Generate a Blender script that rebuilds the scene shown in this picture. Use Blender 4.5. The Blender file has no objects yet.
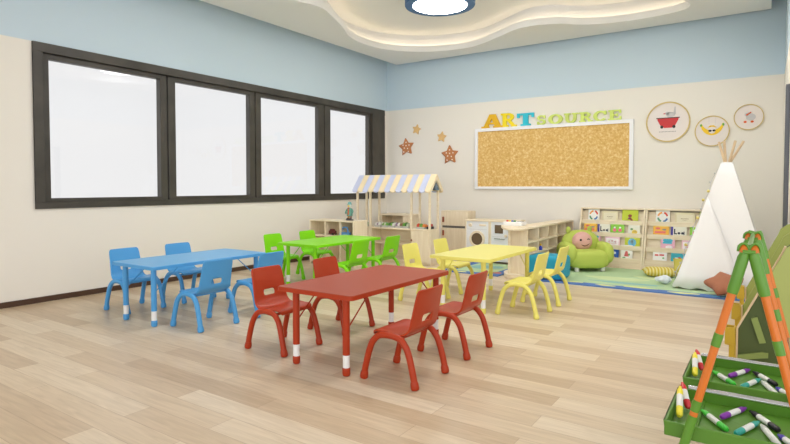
import bpy, bmesh, math, random
from mathutils import Vector, Matrix
random.seed(7)
PI = math.pi
S = bpy.context.scene
COL = S.collection
D = 7.7726            # back wall plane (y)

# ------------------------------------------------------------------ materials
def s2l(c):
    return tuple(((v/255/12.92) if v/255 <= .04045 else ((v/255+.055)/1.055)**2.4) for v in c)
MATS = {}
def mat(name, rgb, rough=.5, spec=.5, metal=0., coat=0., bump=0., bscale=200., var=0., vscale=8., emis=None, estr=0.):
    if name in MATS: return MATS[name]
    m = bpy.data.materials.new(name); m.use_nodes = True
    nt = m.node_tree; N = nt.nodes; L = nt.links
    b = N['Principled BSDF']
    col = (*s2l(rgb), 1)
    b.inputs['Base Color'].default_value = col
    b.inputs['Roughness'].default_value = rough
    b.inputs['Metallic'].default_value = metal
    b.inputs['Specular IOR Level'].default_value = spec
    b.inputs['Coat Weight'].default_value = coat
    if emis:
        b.inputs['Emission Color'].default_value = (*s2l(emis), 1); b.inputs['Emission Strength'].default_value = estr
    if var or bump:
        tc = N.new('ShaderNodeTexCoord')
        no = N.new('ShaderNodeTexNoise'); no.inputs['Scale'].default_value = vscale; no.inputs['Detail'].default_value = 4
        L.new(tc.outputs['Object'], no.inputs['Vector'])
        if var:
            mx = N.new('ShaderNodeMix'); mx.data_type = 'RGBA'
            mx.inputs['A'].default_value = tuple(c*(1-var) for c in col[:3])+(1,)
            mx.inputs['B'].default_value = tuple(min(1, c*(1+var)) for c in col[:3])+(1,)
            L.new(no.outputs['Fac'], mx.inputs['Factor']); L.new(mx.outputs['Result'], b.inputs['Base Color'])
        if bump:
            n2 = N.new('ShaderNodeTexNoise'); n2.inputs['Scale'].default_value = bscale
            L.new(tc.outputs['Object'], n2.inputs['Vector'])
            bp = N.new('ShaderNodeBump'); bp.inputs['Strength'].default_value = bump; bp.inputs['Distance'].default_value = .002
            L.new(n2.outputs['Fac'], bp.inputs['Height']); L.new(bp.outputs['Normal'], b.inputs['Normal'])
    MATS[name] = m; return m

def wood(name, a, b_, scale=(1, 14, 14), rough=.45):
    if name in MATS: return MATS[name]
    m = bpy.data.materials.new(name); m.use_nodes = True
    nt = m.node_tree; N = nt.nodes; L = nt.links; b = N['Principled BSDF']
    b.inputs['Roughness'].default_value = rough
    tc = N.new('ShaderNodeTexCoord'); mp = N.new('ShaderNodeMapping'); mp.inputs['Scale'].default_value = scale
    no = N.new('ShaderNodeTexNoise'); no.inputs['Scale'].default_value = 3; no.inputs['Detail'].default_value = 6; no.inputs['Distortion'].default_value = .6
    cr = N.new('ShaderNodeValToRGB')
    cr.color_ramp.elements[0].position = .3; cr.color_ramp.elements[0].color = (*s2l(a), 1)
    cr.color_ramp.elements[1].position = .7; cr.color_ramp.elements[1].color = (*s2l(b_), 1)
    L.new(tc.outputs['Object'], mp.inputs['Vector']); L.new(mp.outputs['Vector'], no.inputs['Vector'])
    L.new(no.outputs['Fac'], cr.inputs['Fac']); L.new(cr.outputs['Color'], b.inputs['Base Color'])
    MATS[name] = m; return m

def floor_mat():
    m = bpy.data.materials.new('floor_planks'); m.use_nodes = True
    nt = m.node_tree; N = nt.nodes; L = nt.links; b = N['Principled BSDF']
    tc = N.new('ShaderNodeTexCoord')
    br = N.new('ShaderNodeTexBrick'); br.offset = .37; br.offset_frequency = 2
    br.inputs['Scale'].default_value = 1.0
    br.inputs['Brick Width'].default_value = 1.15; br.inputs['Row Height'].default_value = .135
    br.inputs['Mortar Size'].default_value = .0012; br.inputs['Mortar Smooth'].default_value = .3
    br.inputs['Color1'].default_value = (0, 0, 0, 1); br.inputs['Color2'].default_value = (1, 1, 1, 1)
    br.inputs['Mortar'].default_value = (.0, .0, .0, 1); br.inputs['Bias'].default_value = 0
    L.new(tc.outputs['Object'], br.inputs['Vector'])
    cr = N.new('ShaderNodeValToRGB')
    e = cr.color_ramp.elements
    e[0].position = 0; e[0].color = (*s2l(FL0), 1)
    e[1].position = 1; e[1].color = (*s2l(FL2), 1)
    x = e.new(.5); x.color = (*s2l(FL1), 1)
    L.new(br.outputs['Color'], cr.inputs['Fac'])
    mp = N.new('ShaderNodeMapping'); mp.inputs['Scale'].default_value = (1.2, 16, 1)
    no = N.new('ShaderNodeTexNoise'); no.inputs['Scale'].default_value = 2.5; no.inputs['Detail'].default_value = 8; no.inputs['Distortion'].default_value = 1.2
    L.new(tc.outputs['Object'], mp.inputs['Vector']); L.new(mp.outputs['Vector'], no.inputs['Vector'])
    mx = N.new('ShaderNodeMix'); mx.data_type = 'RGBA'; mx.blend_type = 'MULTIPLY'
    g = N.new('ShaderNodeValToRGB'); g.color_ramp.elements[0].color = (.84, .82, .79, 1); g.color_ramp.elements[1].color = (1.0, 1.0, 1.0, 1)
    g.color_ramp.elements[0].position = .3; g.color_ramp.elements[1].position = .65
    L.new(no.outputs['Fac'], g.inputs['Fac'])
    mx.inputs['Factor'].default_value = 1
    L.new(cr.outputs['Color'], mx.inputs['A']); L.new(g.outputs['Color'], mx.inputs['B'])
    m2 = N.new('ShaderNodeMix'); m2.data_type = 'RGBA'; m2.inputs['B'].default_value = (*s2l((150, 122, 98)), 1)
    mf = N.new('ShaderNodeMath'); mf.operation = 'MULTIPLY'; mf.inputs[1].default_value = .5
    L.new(br.outputs['Fac'], mf.inputs[0]); L.new(mf.outputs[0], m2.inputs['Factor'])
    L.new(mx.outputs['Result'], m2.inputs['A']); L.new(m2.outputs['Result'], b.inputs['Base Color'])
    b.inputs['Roughness'].default_value = .34; b.inputs['Specular IOR Level'].default_value = .5
    return m
FL0, FL1, FL2 = (198, 174, 144), (216, 196, 168), (227, 211, 187)

def cork_mat():
    m = bpy.data.materials.new('cork_granules'); m.use_nodes = True
    nt = m.node_tree; N = nt.nodes; L = nt.links; b = N['Principled BSDF']; b.inputs['Roughness'].default_value = .9
    tc = N.new('ShaderNodeTexCoord'); no = N.new('ShaderNodeTexNoise'); no.inputs['Scale'].default_value = 34; no.inputs['Detail'].default_value = 5; no.inputs['Roughness'].default_value = .7
    cr = N.new('ShaderNodeValToRGB'); e = cr.color_ramp.elements
    e[0].position = .3; e[0].color = (*s2l((206, 158, 84)), 1); e[1].position = .72; e[1].color = (*s2l((250, 230, 176)), 1)
    x = e.new(.5); x.color = (*s2l((226, 186, 112)), 1)
    L.new(tc.outputs['Object'], no.inputs['Vector']); L.new(no.outputs['Fac'], cr.inputs['Fac']); L.new(cr.outputs['Color'], b.inputs['Base Color'])
    MATS['cork'] = m; return m

def glass_mat():
    m = bpy.data.materials.new('window_glass'); m.use_nodes = True
    nt = m.node_tree; N = nt.nodes; L = nt.links
    for n in list(N): N.remove(n)
    o = N.new('ShaderNodeOutputMaterial'); mx = N.new('ShaderNodeMixShader'); t = N.new('ShaderNodeBsdfTransparent'); g = N.new('ShaderNodeBsdfGlossy')
    t.inputs['Color'].default_value = (.99, .99, .99, 1); g.inputs['Roughness'].default_value = .02
    mx.inputs[0].default_value = .03
    L.new(t.outputs[0], mx.inputs[1]); L.new(g.outputs[0], mx.inputs[2]); L.new(mx.outputs[0], o.inputs[0])
    return m

# ------------------------------------------------------------------ mesh builder
class MB:
    def __init__(s): s.v = []; s.f = []; s.m = []; s.mi = 0
    def add(s, vs, fs):
        o = len(s.v); s.v += [tuple(v) for v in vs]
        for f in fs: s.f.append([i+o for i in f]); s.m.append(s.mi)
        return s
    def box(s, x0, x1, y0, y1, z0, z1):
        v = [(x, y, z) for z in (z0, z1) for y in (y0, y1) for x in (x0, x1)]
        return s.add(v, [(0, 2, 3, 1), (4, 5, 7, 6), (0, 1, 5, 4), (2, 6, 7, 3), (0, 4, 6, 2), (1, 3, 7, 5)])
    def prism(s, pts, axis, lo, hi):
        # pts 2D polygon; axis 'x','y','z' is extrusion axis
        def P(a, b, t): return {'x': (t, a, b), 'y': (a, t, b), 'z': (a, b, t)}[axis]
        n = len(pts); v = [P(a, b, lo) for a, b in pts]+[P(a, b, hi) for a, b in pts]
        f = [tuple(range(n))[::-1], tuple(range(n, 2*n))]+[(i, (i+1) % n, n+(i+1) % n, n+i) for i in range(n)]
        return s.add(v, f)
    def tube(s, path, r, seg=12, caps=True):
        P = [Vector(p) for p in path]; n = len(P)
        rr = r if isinstance(r, (list, tuple)) else [r]*n
        t0 = (P[1]-P[0]).normalized(); up = Vector((0, 0, 1)) if abs(t0.z) < .9 else Vector((0, 1, 0))
        u = t0.cross(up).normalized(); vs = []
        for i in range(n):
            t = ((P[min(i+1, n-1)]-P[i]).normalized()+(P[i]-P[max(i-1, 0)]).normalized()).normalized()
            u = (u-t*u.dot(t)).normalized(); w = t.cross(u)
            for k in range(seg):
                a = 2*PI*k/seg; vs.append(P[i]+(u*math.cos(a)+w*math.sin(a))*rr[i])
        f = [(i*seg+k, i*seg+(k+1) % seg, (i+1)*seg+(k+1) % seg, (i+1)*seg+k) for i in range(n-1) for k in range(seg)]
        if caps: f += [tuple(range(seg))[::-1], tuple(range((n-1)*seg, n*seg))]
        return s.add(vs, f)
    def lathe(s, prof, c=(0, 0, 0), axis='z', seg=24, sx=1, sy=1):
        # prof: [(r, h)]
        vs = []
        for r, h in prof:
            for k in range(seg):
                a = 2*PI*k/seg; p, q = r*math.cos(a)*sx, r*math.sin(a)*sy
                d = {'z': (p, q, h), 'y': (p, h, q), 'x': (h, p, q)}[axis]
                vs.append((c[0]+d[0], c[1]+d[1], c[2]+d[2]))
        n = len(prof)
        f = [(i*seg+k, i*seg+(k+1) % seg, (i+1)*seg+(k+1) % seg, (i+1)*seg+k) for i in range(n-1) for k in range(seg)]
        f += [tuple(range(seg))[::-1], tuple(range((n-1)*seg, n*seg))]
        return s.add(vs, f)
    def ell(s, c, r, e=(1., 1.), nu=20, nv=12, rz=0.):
        # superellipsoid, e = (vertical, horizontal) exponents (1 = ellipsoid, <1 boxier)
        pw = lambda a, p: math.copysign(abs(a)**p, a)
        vs = []; cr, sr = math.cos(rz), math.sin(rz)
        for i in range(nv+1):
            t = -PI/2+PI*i/nv
            for k in range(nu):
                a = 2*PI*k/nu
                x = r[0]*pw(math.cos(t), e[0])*pw(math.cos(a), e[1]); y = r[1]*pw(math.cos(t), e[0])*pw(math.sin(a), e[1]); z = r[2]*pw(math.sin(t), e[0])
                vs.append((c[0]+x*cr-y*sr, c[1]+x*sr+y*cr, c[2]+z))
        f = [(i*nu+k, i*nu+(k+1) % nu, (i+1)*nu+(k+1) % nu, (i+1)*nu+k) for i in range(nv) for k in range(nu)]
        return s.add(vs, f)
    def xf(s, M):
        s.v = [tuple(M @ Vector(v)) for v in s.v]; return s
    def build(s, name, mats, parent=None, smooth=True, bevel=0., bseg=2, angle=40, loc=None, rot=None):
        me = bpy.data.meshes.new(name); me.from_pydata(s.v, [], s.f); me.update()
        for p, k in zip(me.polygons, s.m): p.material_index = k
        bm = bmesh.new(); bm.from_mesh(me)
        if not any(s.m): bmesh.ops.remove_doubles(bm, verts=bm.verts, dist=1e-6)
        bmesh.ops.recalc_face_normals(bm, faces=bm.faces)
        for i, f in enumerate(bm.faces): f.smooth = smooth
        bm.to_mesh(me); bm.free()
        mats = mats if isinstance(mats, (list, tuple)) else [mats]
        for m in mats: me.materials.append(m)
        if smooth: me.set_sharp_from_angle(angle=math.radians(angle))
        o = bpy.data.objects.new(name, me); COL.objects.link(o)
        if parent: o.parent = parent
        if loc: o.location = loc
        if rot: o.rotation_euler = rot
        if bevel:
            b = o.modifiers.new('bevel', 'BEVEL'); b.width = bevel; b.segments = bseg; b.limit_method = 'ANGLE'; b.angle_limit = math.radians(35)
        return o

def smooth_path(pts, n=6):
    P = [Vector(p) for p in pts]; out = []
    for i in range(len(P)-1):
        p0 = P[max(i-1, 0)]; p1 = P[i]; p2 = P[i+1]; p3 = P[min(i+2, len(P)-1)]
        for k in range(n):
            t = k/n
            out.append(.5*((2*p1)+(p2-p0)*t+(2*p0-5*p1+4*p2-p3)*t*t+(-p0+3*p1-3*p2+p3)*t**3))
    out.append(P[-1]); return out

def tag(o, label, cat, group=None, kind=None):
    if label: o['label'] = label
    if cat: o['category'] = cat
    if group: o['group'] = group
    if kind: o['kind'] = kind
    return o
def thing(name, label, cat, loc=(0, 0, 0), rz=0., group=None):
    o = bpy.data.objects.new(name, None); COL.objects.link(o); o.location = loc; o.rotation_euler = (0, 0, rz)
    o.empty_display_size = .1
    return tag(o, label, cat, group)
def dup(root, loc=None, rz=None, label=None, group=None, remap=None):
    kids = {}
    for o in bpy.data.objects:
        if o.parent: kids.setdefault(o.parent.name, []).append(o)
    def rec(o, par):
        c = o.copy(); COL.objects.link(c)
        if par: c.parent = par
        if remap and c.type == 'MESH':
            for sl in c.material_slots: pass
        for ch in kids.get(o.name, []): rec(ch, c)
        return c
    r = rec(root, None)
    if loc is not None: r.location = loc
    if rz is not None: r.rotation_euler = (0, 0, rz)
    if label: r['label'] = label
    if group: r['group'] = group
    return r
def struct(o): o['kind'] = 'structure'; return o
def lab(o, t): o['label'] = t; return o

# ------------------------------------------------------------------ palette
BEIGE = mat('beige_wall_paint', (240, 236, 227), .75, .3)
SKYB = mat('pale_blue_wall_paint', (204, 223, 235), .75, .3)
CEIL = mat('ceiling_white_paint', (240, 240, 238), .8, .3)
BASEB = mat('dark_baseboard', (78, 54, 38), .5)
FRAME = wood('dark_window_frame', (56, 53, 48), (76, 72, 65), (3, 1, 1))
WHITE = mat('white_plastic', (240, 240, 240), .35)
WOOD = wood('pale_maple', (232, 216, 186), (245, 232, 206), (10, 10, 1))
WOODX = wood('pale_maple_horizontal', (236, 219, 188), (247, 235, 210), (1, 12, 12))
WOODD = wood('brown_wood', (140, 74, 40), (165, 92, 52))
POLE = wood('pole_wood', (214, 186, 148), (232, 208, 172), (8, 8, 1))
BLACK = mat('black_plastic', (28, 28, 30), .4)
GREY = mat('grey_metal', (196, 198, 200), .25, metal=.8)

# ------------------------------------------------------------------ room shell
floor = MB().box(-.2, 7.2, -3.2, D+.2, -.1, 0).build('floor', floor_mat(), smooth=False); struct(floor)

WY0, WY1, WZ0, WZ1 = 2.26, 7.686, .847, 2.345
b = MB()
b.box(-.2, 0, -3.2, D+.2, 0, WZ0).box(-.2, 0, -3.2, WY0, WZ0, WZ1).box(-.2, 0, WY1, D+.2, WZ0, WZ1)
b.mi = 1; b.box(-.2, 0, -3.2, D+.2, WZ1, 3.5)
struct(b.build('wall_left', [BEIGE, SKYB], smooth=False))
b = MB().box(0, 5.78, D, D+.2, 0, WZ1); b.mi = 1; b.box(0, 5.78, D, D+.2, WZ1, 3.5)
struct(b.build('wall_back', [BEIGE, SKYB], smooth=False))
b = MB().box(5.58, 5.78, 4.95, D, 0, WZ1).box(5.78, 7.2, 4.95, 5.1, 0, WZ1); b.mi = 1; b.box(5.58, 5.78, 4.95, D, WZ1, 3.5).box(5.78, 7.2, 4.95, 5.1, WZ1, 3.5)
struct(b.build('wall_right', [BEIGE, SKYB], smooth=False))
struct(MB().box(0, .016, -3.2, D, 0, .05).build('baseboard_left', BASEB, bevel=.003))
struct(MB().box(.016, 5.58, D-.016, D, 0, .05).build('baseboard_back', BASEB, bevel=.003))
struct(MB().box(5.564, 5.58, 4.95, D-.016, 0, .05).build('baseboard_right', BASEB, bevel=.003))

# windows on the left: dark casing with four framed sashes
yc = [2.345, 3.60, 4.845, 6.175, 7.325]   # sash boundaries
cas = MB()
cas.box(-.10, .02, WY0, WY1, WZ1-.085, WZ1).box(-.10, .02, WY0, WY1, WZ0, WZ0+.06)
cas.box(-.10, .02, WY0, yc[0], WZ0+.06, WZ1-.085).box(-.10, .02, 7.34, WY1, WZ0+.06, WZ1-.085)
struct(cas.build('trim_1', FRAME, bevel=.004))
GLASS = glass_mat()
panes = [(2.402, 3.512), (3.697, 4.75), (4.941, 6.042), (6.309, 7.262)]
for i, (a, c) in enumerate(panes):
    y0, y1 = yc[i]+(.008 if i else 0), yc[i+1]-(.008 if i < 3 else -.015); z0, z1 = WZ0+.06, WZ1-.085
    w = MB().box(-.08, -.012, y0, a, z0, z1).box(-.08, -.012, c, y1, z0, z1).box(-.08, -.012, a, c, z0, .942).box(-.08, -.012, a, c, 2.21, z1)
    wo = w.build('window_%d' % (i+1), FRAME, bevel=.004); struct(wo)
    MB().box(-.054, -.048, a-.01, c+.01, .932, 2.22).build('glass_pane', GLASS, wo, smooth=False)

# ceiling: top slab, dropped panel with a cloud-shaped two-step recess
struct(MB().box(-.2, 7.2, -3.2, D+.2, 3.36, 3.5).build('ceiling', CEIL, smooth=False))
PZ = 3.077
px0, px1, py0, py1 = .2845, 5.4405, -3.0, 7.65
cl = [(1.10, 4.30), (1.215, 4.70), (1.114, 5.04), (.93, 5.45), (.74, 5.82), (.658, 6.18), (.698, 6.62), (.863, 6.91), (1.204, 7.18), (1.674, 7.30), (2.005, 7.226), (2.377, 7.01),
      (2.652, 6.83), (2.934, 6.76), (3.266, 6.87), (3.465, 7.05), (3.786, 7.19), (4.24, 7.22), (4.60, 7.13), (4.69, 6.95), (4.64, 6.70), (4.72, 6.35), (4.98, 5.95), (5.10, 5.4), (4.98, 4.9), (4.75, 4.3), (4.8, 3.6), (4.85, 3.0), (4.5, 2.5), (3.5, 2.3), (2.9, 2.5), (2.4, 2.7), (1.8, 2.55), (1.2, 2.8), (.95, 3.3), (1.0, 3.8)]
def closed_smooth(pts, n=5):
    out = []; m = len(pts); P = [Vector((*p, 0)) for p in pts]
    for i in range(m):
        p0, p1, p2, p3 = P[i-1], P[i], P[(i+1) % m], P[(i+2) % m]
        for k in range(n):
            t = k/n; out.append(.5*((2*p1)+(p2-p0)*t+(2*p0-5*p1+4*p2-p3)*t*t+(-p0+3*p1-3*p2+p3)*t**3))
    return [(v.x, v.y) for v in out]
def offset(pts, d):
    n = len(pts); out = []
    for i in range(n):
        a = Vector(pts[i-1]); c = Vector(pts[(i+1) % n]); t = (c-a).normalized()
        out.append((pts[i][0]+t.y*d, pts[i][1]-t.x*d))
    return out
C1 = closed_smooth(cl)
area = sum(C1[i-1][0]*C1[i][1]-C1[i][0]*C1[i-1][1] for i in range(len(C1)))
if area < 0: C1 = C1[::-1]
C2 = offset(C1, .13)     # larger outline, upper tier
def holed_slab(name, outer, hole, z0, z1, m, parent=None):
    bm = bmesh.new()
    def ring(pts, z): return [bm.verts.new((x, y, z)) for x, y in pts]
    faces_src = []
    for z in (z0, z1):
        o = ring(outer, z); h = ring(hole, z)
        es = [bm.edges.new((o[i-1], o[i])) for i in range(len(o))]+[bm.edges.new((h[i-1], h[i])) for i in range(len(h))]
        bmesh.ops.triangle_fill(bm, use_beauty=True, use_dissolve=False, edges=es)
        faces_src.append((o, h))
    for q in (0, 1):
        A, B = faces_src[0][q], faces_src[1][q]
        for i in range(len(A)): bm.faces.new((A[i-1], A[i], B[i], B[i-1]))
    bmesh.ops.recalc_face_normals(bm, faces=bm.faces)
    me = bpy.data.meshes.new(name); bm.to_mesh(me); bm.free(); me.materials.append(m)
    for p in me.polygons: p.use_smooth = True
    me.set_sharp_from_angle(angle=math.radians(35))
    o = bpy.data.objects.new(name, me); COL.objects.link(o)
    if parent: o.parent = parent
    return o
R0 = [(px0, py0), (px1, py0), (px1, py1), (px0, py1)]
struct(holed_slab('trim_2', R0, C1, PZ, PZ+.085, CEIL))
struct(holed_slab('trim_3', R0, C2, PZ+.085, PZ+.215, CEIL))
C3 = offset(C1, .155)
struct(holed_slab('trim_4', R0, C3, PZ+.215, 3.36, CEIL))
# warm LED strip lying in the cove, behind the upper tier
strip_path = [(x, y, PZ+.094) for x, y in offset(C1, .085)]
st = MB().tube(strip_path+[strip_path[0]], .008, 6, caps=False)
STRIP = mat('warm_led', (255, 240, 215), emis=(255, 232, 200), estr=3.6)
struct(st.build('trim_5', STRIP))

LAMP = 16.
# round ceiling lamps: one in the picture, three unseen ones added to brighten the room
RB = mat('blue_lamp_rim', (44, 100, 160), .4)
DIFF = mat('lamp_diffuser', (250, 250, 248), emis=(255, 252, 250), estr=LAMP)
def lamp(lx, ly, label):
    t = thing('ceiling_lamp', label, 'lamp', (lx, ly, 3.36), 0, 'round ceiling lamps')
    MB().lathe([(.38, -.152), (.415, -.152), (.42, -.142), (.42, -.05), (.38, -.05)], seg=48).build('rim', RB, t)
    lab(MB().lathe([(.39, -.05), (.425, -.048), (.425, -.02), (.39, -.02)], seg=48).build('wooden_band', WOODD, t), 'brown wooden band above the blue rim')
    MB().lathe([(.2, -.05), (.38, -.045), (.38, 0), (.2, 0)], seg=40).build('mounting_plate', WHITE, t)
    MB().lathe([(.02, -.154), (.28, -.154), (.388, -.149), (.388, -.06), (.02, -.06)], seg=48).build('diffuser', DIFF, t)
lamp(2.16, 5.79, 'round ceiling lamp with blue rim inside the cloud-shaped ceiling recess')
lamp(4.60, 5.72, 'round blue-rimmed ceiling lamp above the right part of the room, out of the picture')
lamp(4.1, 3.15, 'round blue-rimmed ceiling lamp near the easel, out of the picture')
lamp(2.2, 3.4, 'round blue-rimmed ceiling lamp above the blue table, out of the picture')

# ------------------------------------------------------------------ children's tables and chairs
COLS = {}
def plastic(cname, rgb): return mat(cname+'_plastic', rgb, .36, .3, bump=.04, bscale=400)
PLA = {'red': plastic('red', (170, 56, 24)), 'blue': plastic('blue', (82, 160, 220)), 'green': plastic('green', (130, 218, 18)), 'yellow': plastic('yellow', (234, 226, 118))}
TOP = {'red': mat('red_tabletop', (164, 72, 46), .42, .25), 'blue': mat('blue_tabletop', (108, 178, 230), .38, .35), 'green': mat('green_tabletop', (142, 224, 30), .42, .25), 'yellow': mat('yellow_tabletop', (230, 224, 132), .42, .25)}

def round_rect(hx, hy, r, n=5):
    out = []
    for cx, cy, a0 in ((hx-r, hy-r, 0), (-hx+r, hy-r, PI/2), (-hx+r, -hy+r, PI), (hx-r, -hy+r, 1.5*PI)):
        for k in range(n+1):
            a = a0+PI/2*k/n; out.append((cx+r*math.cos(a), cy+r*math.sin(a)))
    return out

def seat_shell(m, parent):
    # profile (x, z) from front roll over the seat up the back, half width at each station
    prof = [(.118, .243, .130), (.114, .262, .142), (.098, .272, .148), (.06, .273, .149), (.01, .269, .149), (-.04, .264, .148), (-.075, .265, .147), (-.101, .277, .146),
            (-.116, .300, .143), (-.123, .331, .141), (-.131, .366, .139), (-.137, .395, .1375), (-.143, .425, .136), (-.151, .458, .135), (-.158, .486, .133), (-.163, .503, .128), (-.166, .512, .116)]
    ys = [-1, -.94, -.8, -.62, -.46, -.34, -.18, 0, .18, .34, .46, .62, .8, .94, 1]
    vs = []; nx = len(ys)
    for i, (x, z, w) in enumerate(prof):
        for yy in ys:
            sag = -.010*(1-yy*yy) if 3 <= i <= 6 else 0
            back = -.012*(1-yy*yy) if i >= 8 else 0
            vs.append((x+back, yy*w, z+sag))
    fs = []
    for i in range(len(prof)-1):
        for k in range(nx-1):
            hole = (i == 9) and (5 <= k <= 8)
            if hole: continue
            fs.append((i*nx+k, i*nx+k+1, (i+1)*nx+k+1, (i+1)*nx+k))
    o = MB().add(vs, fs).build('seat_shell', m, parent, angle=180)
    so = o.modifiers.new('thickness', 'SOLIDIFY'); so.thickness = .012; so.offset = 0
    ss = o.modifiers.new('smooth', 'SUBSURF'); ss.levels = 1; ss.render_levels = 2
    return o

def make_chair(c, loc, rz, label):
    t = thing('child_chair', label, 'chair', loc, rz, None)
    m = PLA[c]
    seat_shell(m, t)
    for sy in (-1, 1):
        y = .16*sy
        pts = smooth_path([(.165, y, .02), (.150, y, .085), (.128, y*.985, .165), (.108, y*.97, .212), (.070, y*.955, .248), (.02, y*.95, .258), (-.02, y*.95, .258), (-.070, y*.955, .246), (-.106, y*.97, .210), (-.127, y*.985, .165), (-.150, y, .085), (-.165, y, .02)], 4)
        fr = MB().tube(pts, .018, 14).build('side_frame', m, t)
        for sx in (1, -1):
            MB().lathe([(.012, 0), (.020, .003), (.023, .012), (.0222, .032), (.019, .045)], (0, 0, 0), seg=14).xf(Matrix.Translation((.1675*sx, y, 0)) @ Matrix.Rotation(-.2*sx, 4, 'Y')).build('foot_cap', m, fr)
    MB().tube([(-.062, -.155, .249), (-.062, .155, .249)], .0085, 10).build('crossbar', m, t)
    MB().tube([(.075, -.155, .247), (.075, .155, .247)], .0085, 10).build('crossbar', m, t)
    return t

def make_table(c, loc, label):
    t = thing('child_table', label, 'table', loc, 0)
    hx, hy = .282, .550
    MB().prism(round_rect(hx, hy, .028), 'z', .438, .46).build('tabletop', TOP[c], t, bevel=.003)
    eb = MB()
    ro, ri = round_rect(hx+.004, hy+.004, .03), round_rect(hx-.01, hy-.01, .02)
    n = len(ro)
    vs = [(x, y, z) for z in (.434, .4565) for x, y in ro]+[(x, y, z) for z in (.434,) for x, y in ri]
    fs = [(i, (i+1) % n, n+(i+1) % n, n+i) for i in range(n)]+[(i, (i+1) % n, 2*n+(i+1) % n, 2*n+i) for i in range(n)]
    eb.add(vs, fs).build('edge_band', PLA[c], t)
    for sx in (-1, 1):
        for sy in (-1, 1):
            x, y = .190*sx+.014, .496*sy
            lg = MB().lathe([(.0205, .118), (.0205, .438)], (x, y, 0), seg=18).build('leg', PLA[c], t)
            lab(MB().lathe([(.0195, .042), (.0195, .12)], (x, y, 0), seg=18).build('height_collar', WHITE, lg), 'white adjustment collar')
            MB().lathe([(.014, 0), (.020, .004), (.0225, .014), (.0225, .042), (.0205, .048)], (x, y, 0), seg=18).build('foot', PLA[c], lg)
            MB().tube([(x, y, .25), (x, y-.22*sy, .436)], .0042, 8).build('brace', PLA[c], t)
    MB().box(-.21, .21, -.51, .51, .424, .438).build('underframe', PLA[c], t, bevel=.004)
    return t

TABS = {'red': (3.320, 2.835), 'blue': (1.45, 2.86), 'green': (1.445, 4.635), 'yellow': (3.315, 4.62)}
CH = {  # (side, x, y)
 'red': [('R', 3.790, 2.528), ('R', 3.787, 3.126), ('L', 2.828, 2.548), ('L', 2.833, 3.130)],
 'blue': [('R', 1.920, 2.615), ('R', 1.918, 3.150), ('L', .964, 2.622), ('L', .966, 3.145)],
 'green': [('R', 1.915, 4.355), ('R', 1.915, 4.92), ('L', .955, 4.365), ('L', .955, 4.93)],
 'yellow': [('R', 3.782, 4.348), ('R', 3.780, 4.912), ('L', 2.822, 4.345), ('L', 2.822, 4.920)]}
GRP = 'children\'s chairs around the four tables'
lbls = {
 'red': ['red child chair nearest the camera, at the right front of the red table', 'red child chair at the right side of the red table, towards the yellow table',
         'red child chair at the left front of the red table, its backrest hole showing', 'red child chair on the far left of the red table, partly hidden behind its tabletop'],
 'blue': ['blue child chair at the near right of the blue table, seen whole', 'blue child chair half hidden behind the front left red chair',
          'blue child chair at the far left, by the dark baseboard under the window', 'blue child chair behind the blue tabletop, second along the window wall'],
 'green': ['green child chair at the near right of the green table, just above the red tabletop', 'green child chair beside the market stall, on the right of the green table',
           'green child chair on the window side at the left end of the green table', 'green child chair behind the green tabletop, in front of the low cubby shelf'],
 'yellow': ['yellow child chair in front of the yellow table at its near right, seen whole', 'yellow child chair in front of the blue foam cube',
            'yellow child chair standing just behind the red table\'s far end', 'yellow child chair behind the left end of the yellow table, before the toy fridge']}
for c in ('red', 'blue', 'green', 'yellow'):
    x, y = TABS[c]
    make_table(c, (x, y, 0), {'red': 'red rectangular child table with white leg collars, nearest the camera', 'blue': 'blue rectangular child table beside the window wall',
               'green': 'bright green rectangular child table in front of the market stall', 'yellow': 'yellow rectangular child table in front of the toy washing machine'}[c])
    proto = None
    for (sd, cx, cy), lb in zip(CH[c], lbls[c]):
        rz = PI if sd == 'R' else 0
        if proto is None: proto = make_chair(c, (cx, cy, 0), rz, lb)
        else: dup(proto, (cx, cy, 0), rz, lb)
for o in list(COL.objects):
    if o.parent is None and o.name.startswith('child_chair'): o['group'] = GRP
    if o.parent is None and o.name.startswith('child_table'): o['group'] = 'children\'s tables'

# ------------------------------------------------------------------ things on the back wall
t = thing('cork_board', 'wide cork notice board in a white frame on the back wall', 'board', (2.829, D, 1.474))
hx, hz = 1.143, .464
MB().box(-hx+.02, hx-.02, -.02, 0, -hz+.02, hz-.02).build('cork_panel', cork_mat(), t, smooth=False)
f = MB()
f.box(-hx, hx, -.04, 0, hz-.048, hz).box(-hx, hx, -.04, 0, -hz, -hz+.04).box(-hx, -hx+.045, -.04, 0, -hz+.04, hz-.048).box(hx-.05, hx, -.04, 0, -hz+.04, hz-.048)
lab(f.build('frame', mat('white_frame', (246, 247, 250), .4), t, bevel=.003), 'white frame')

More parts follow.
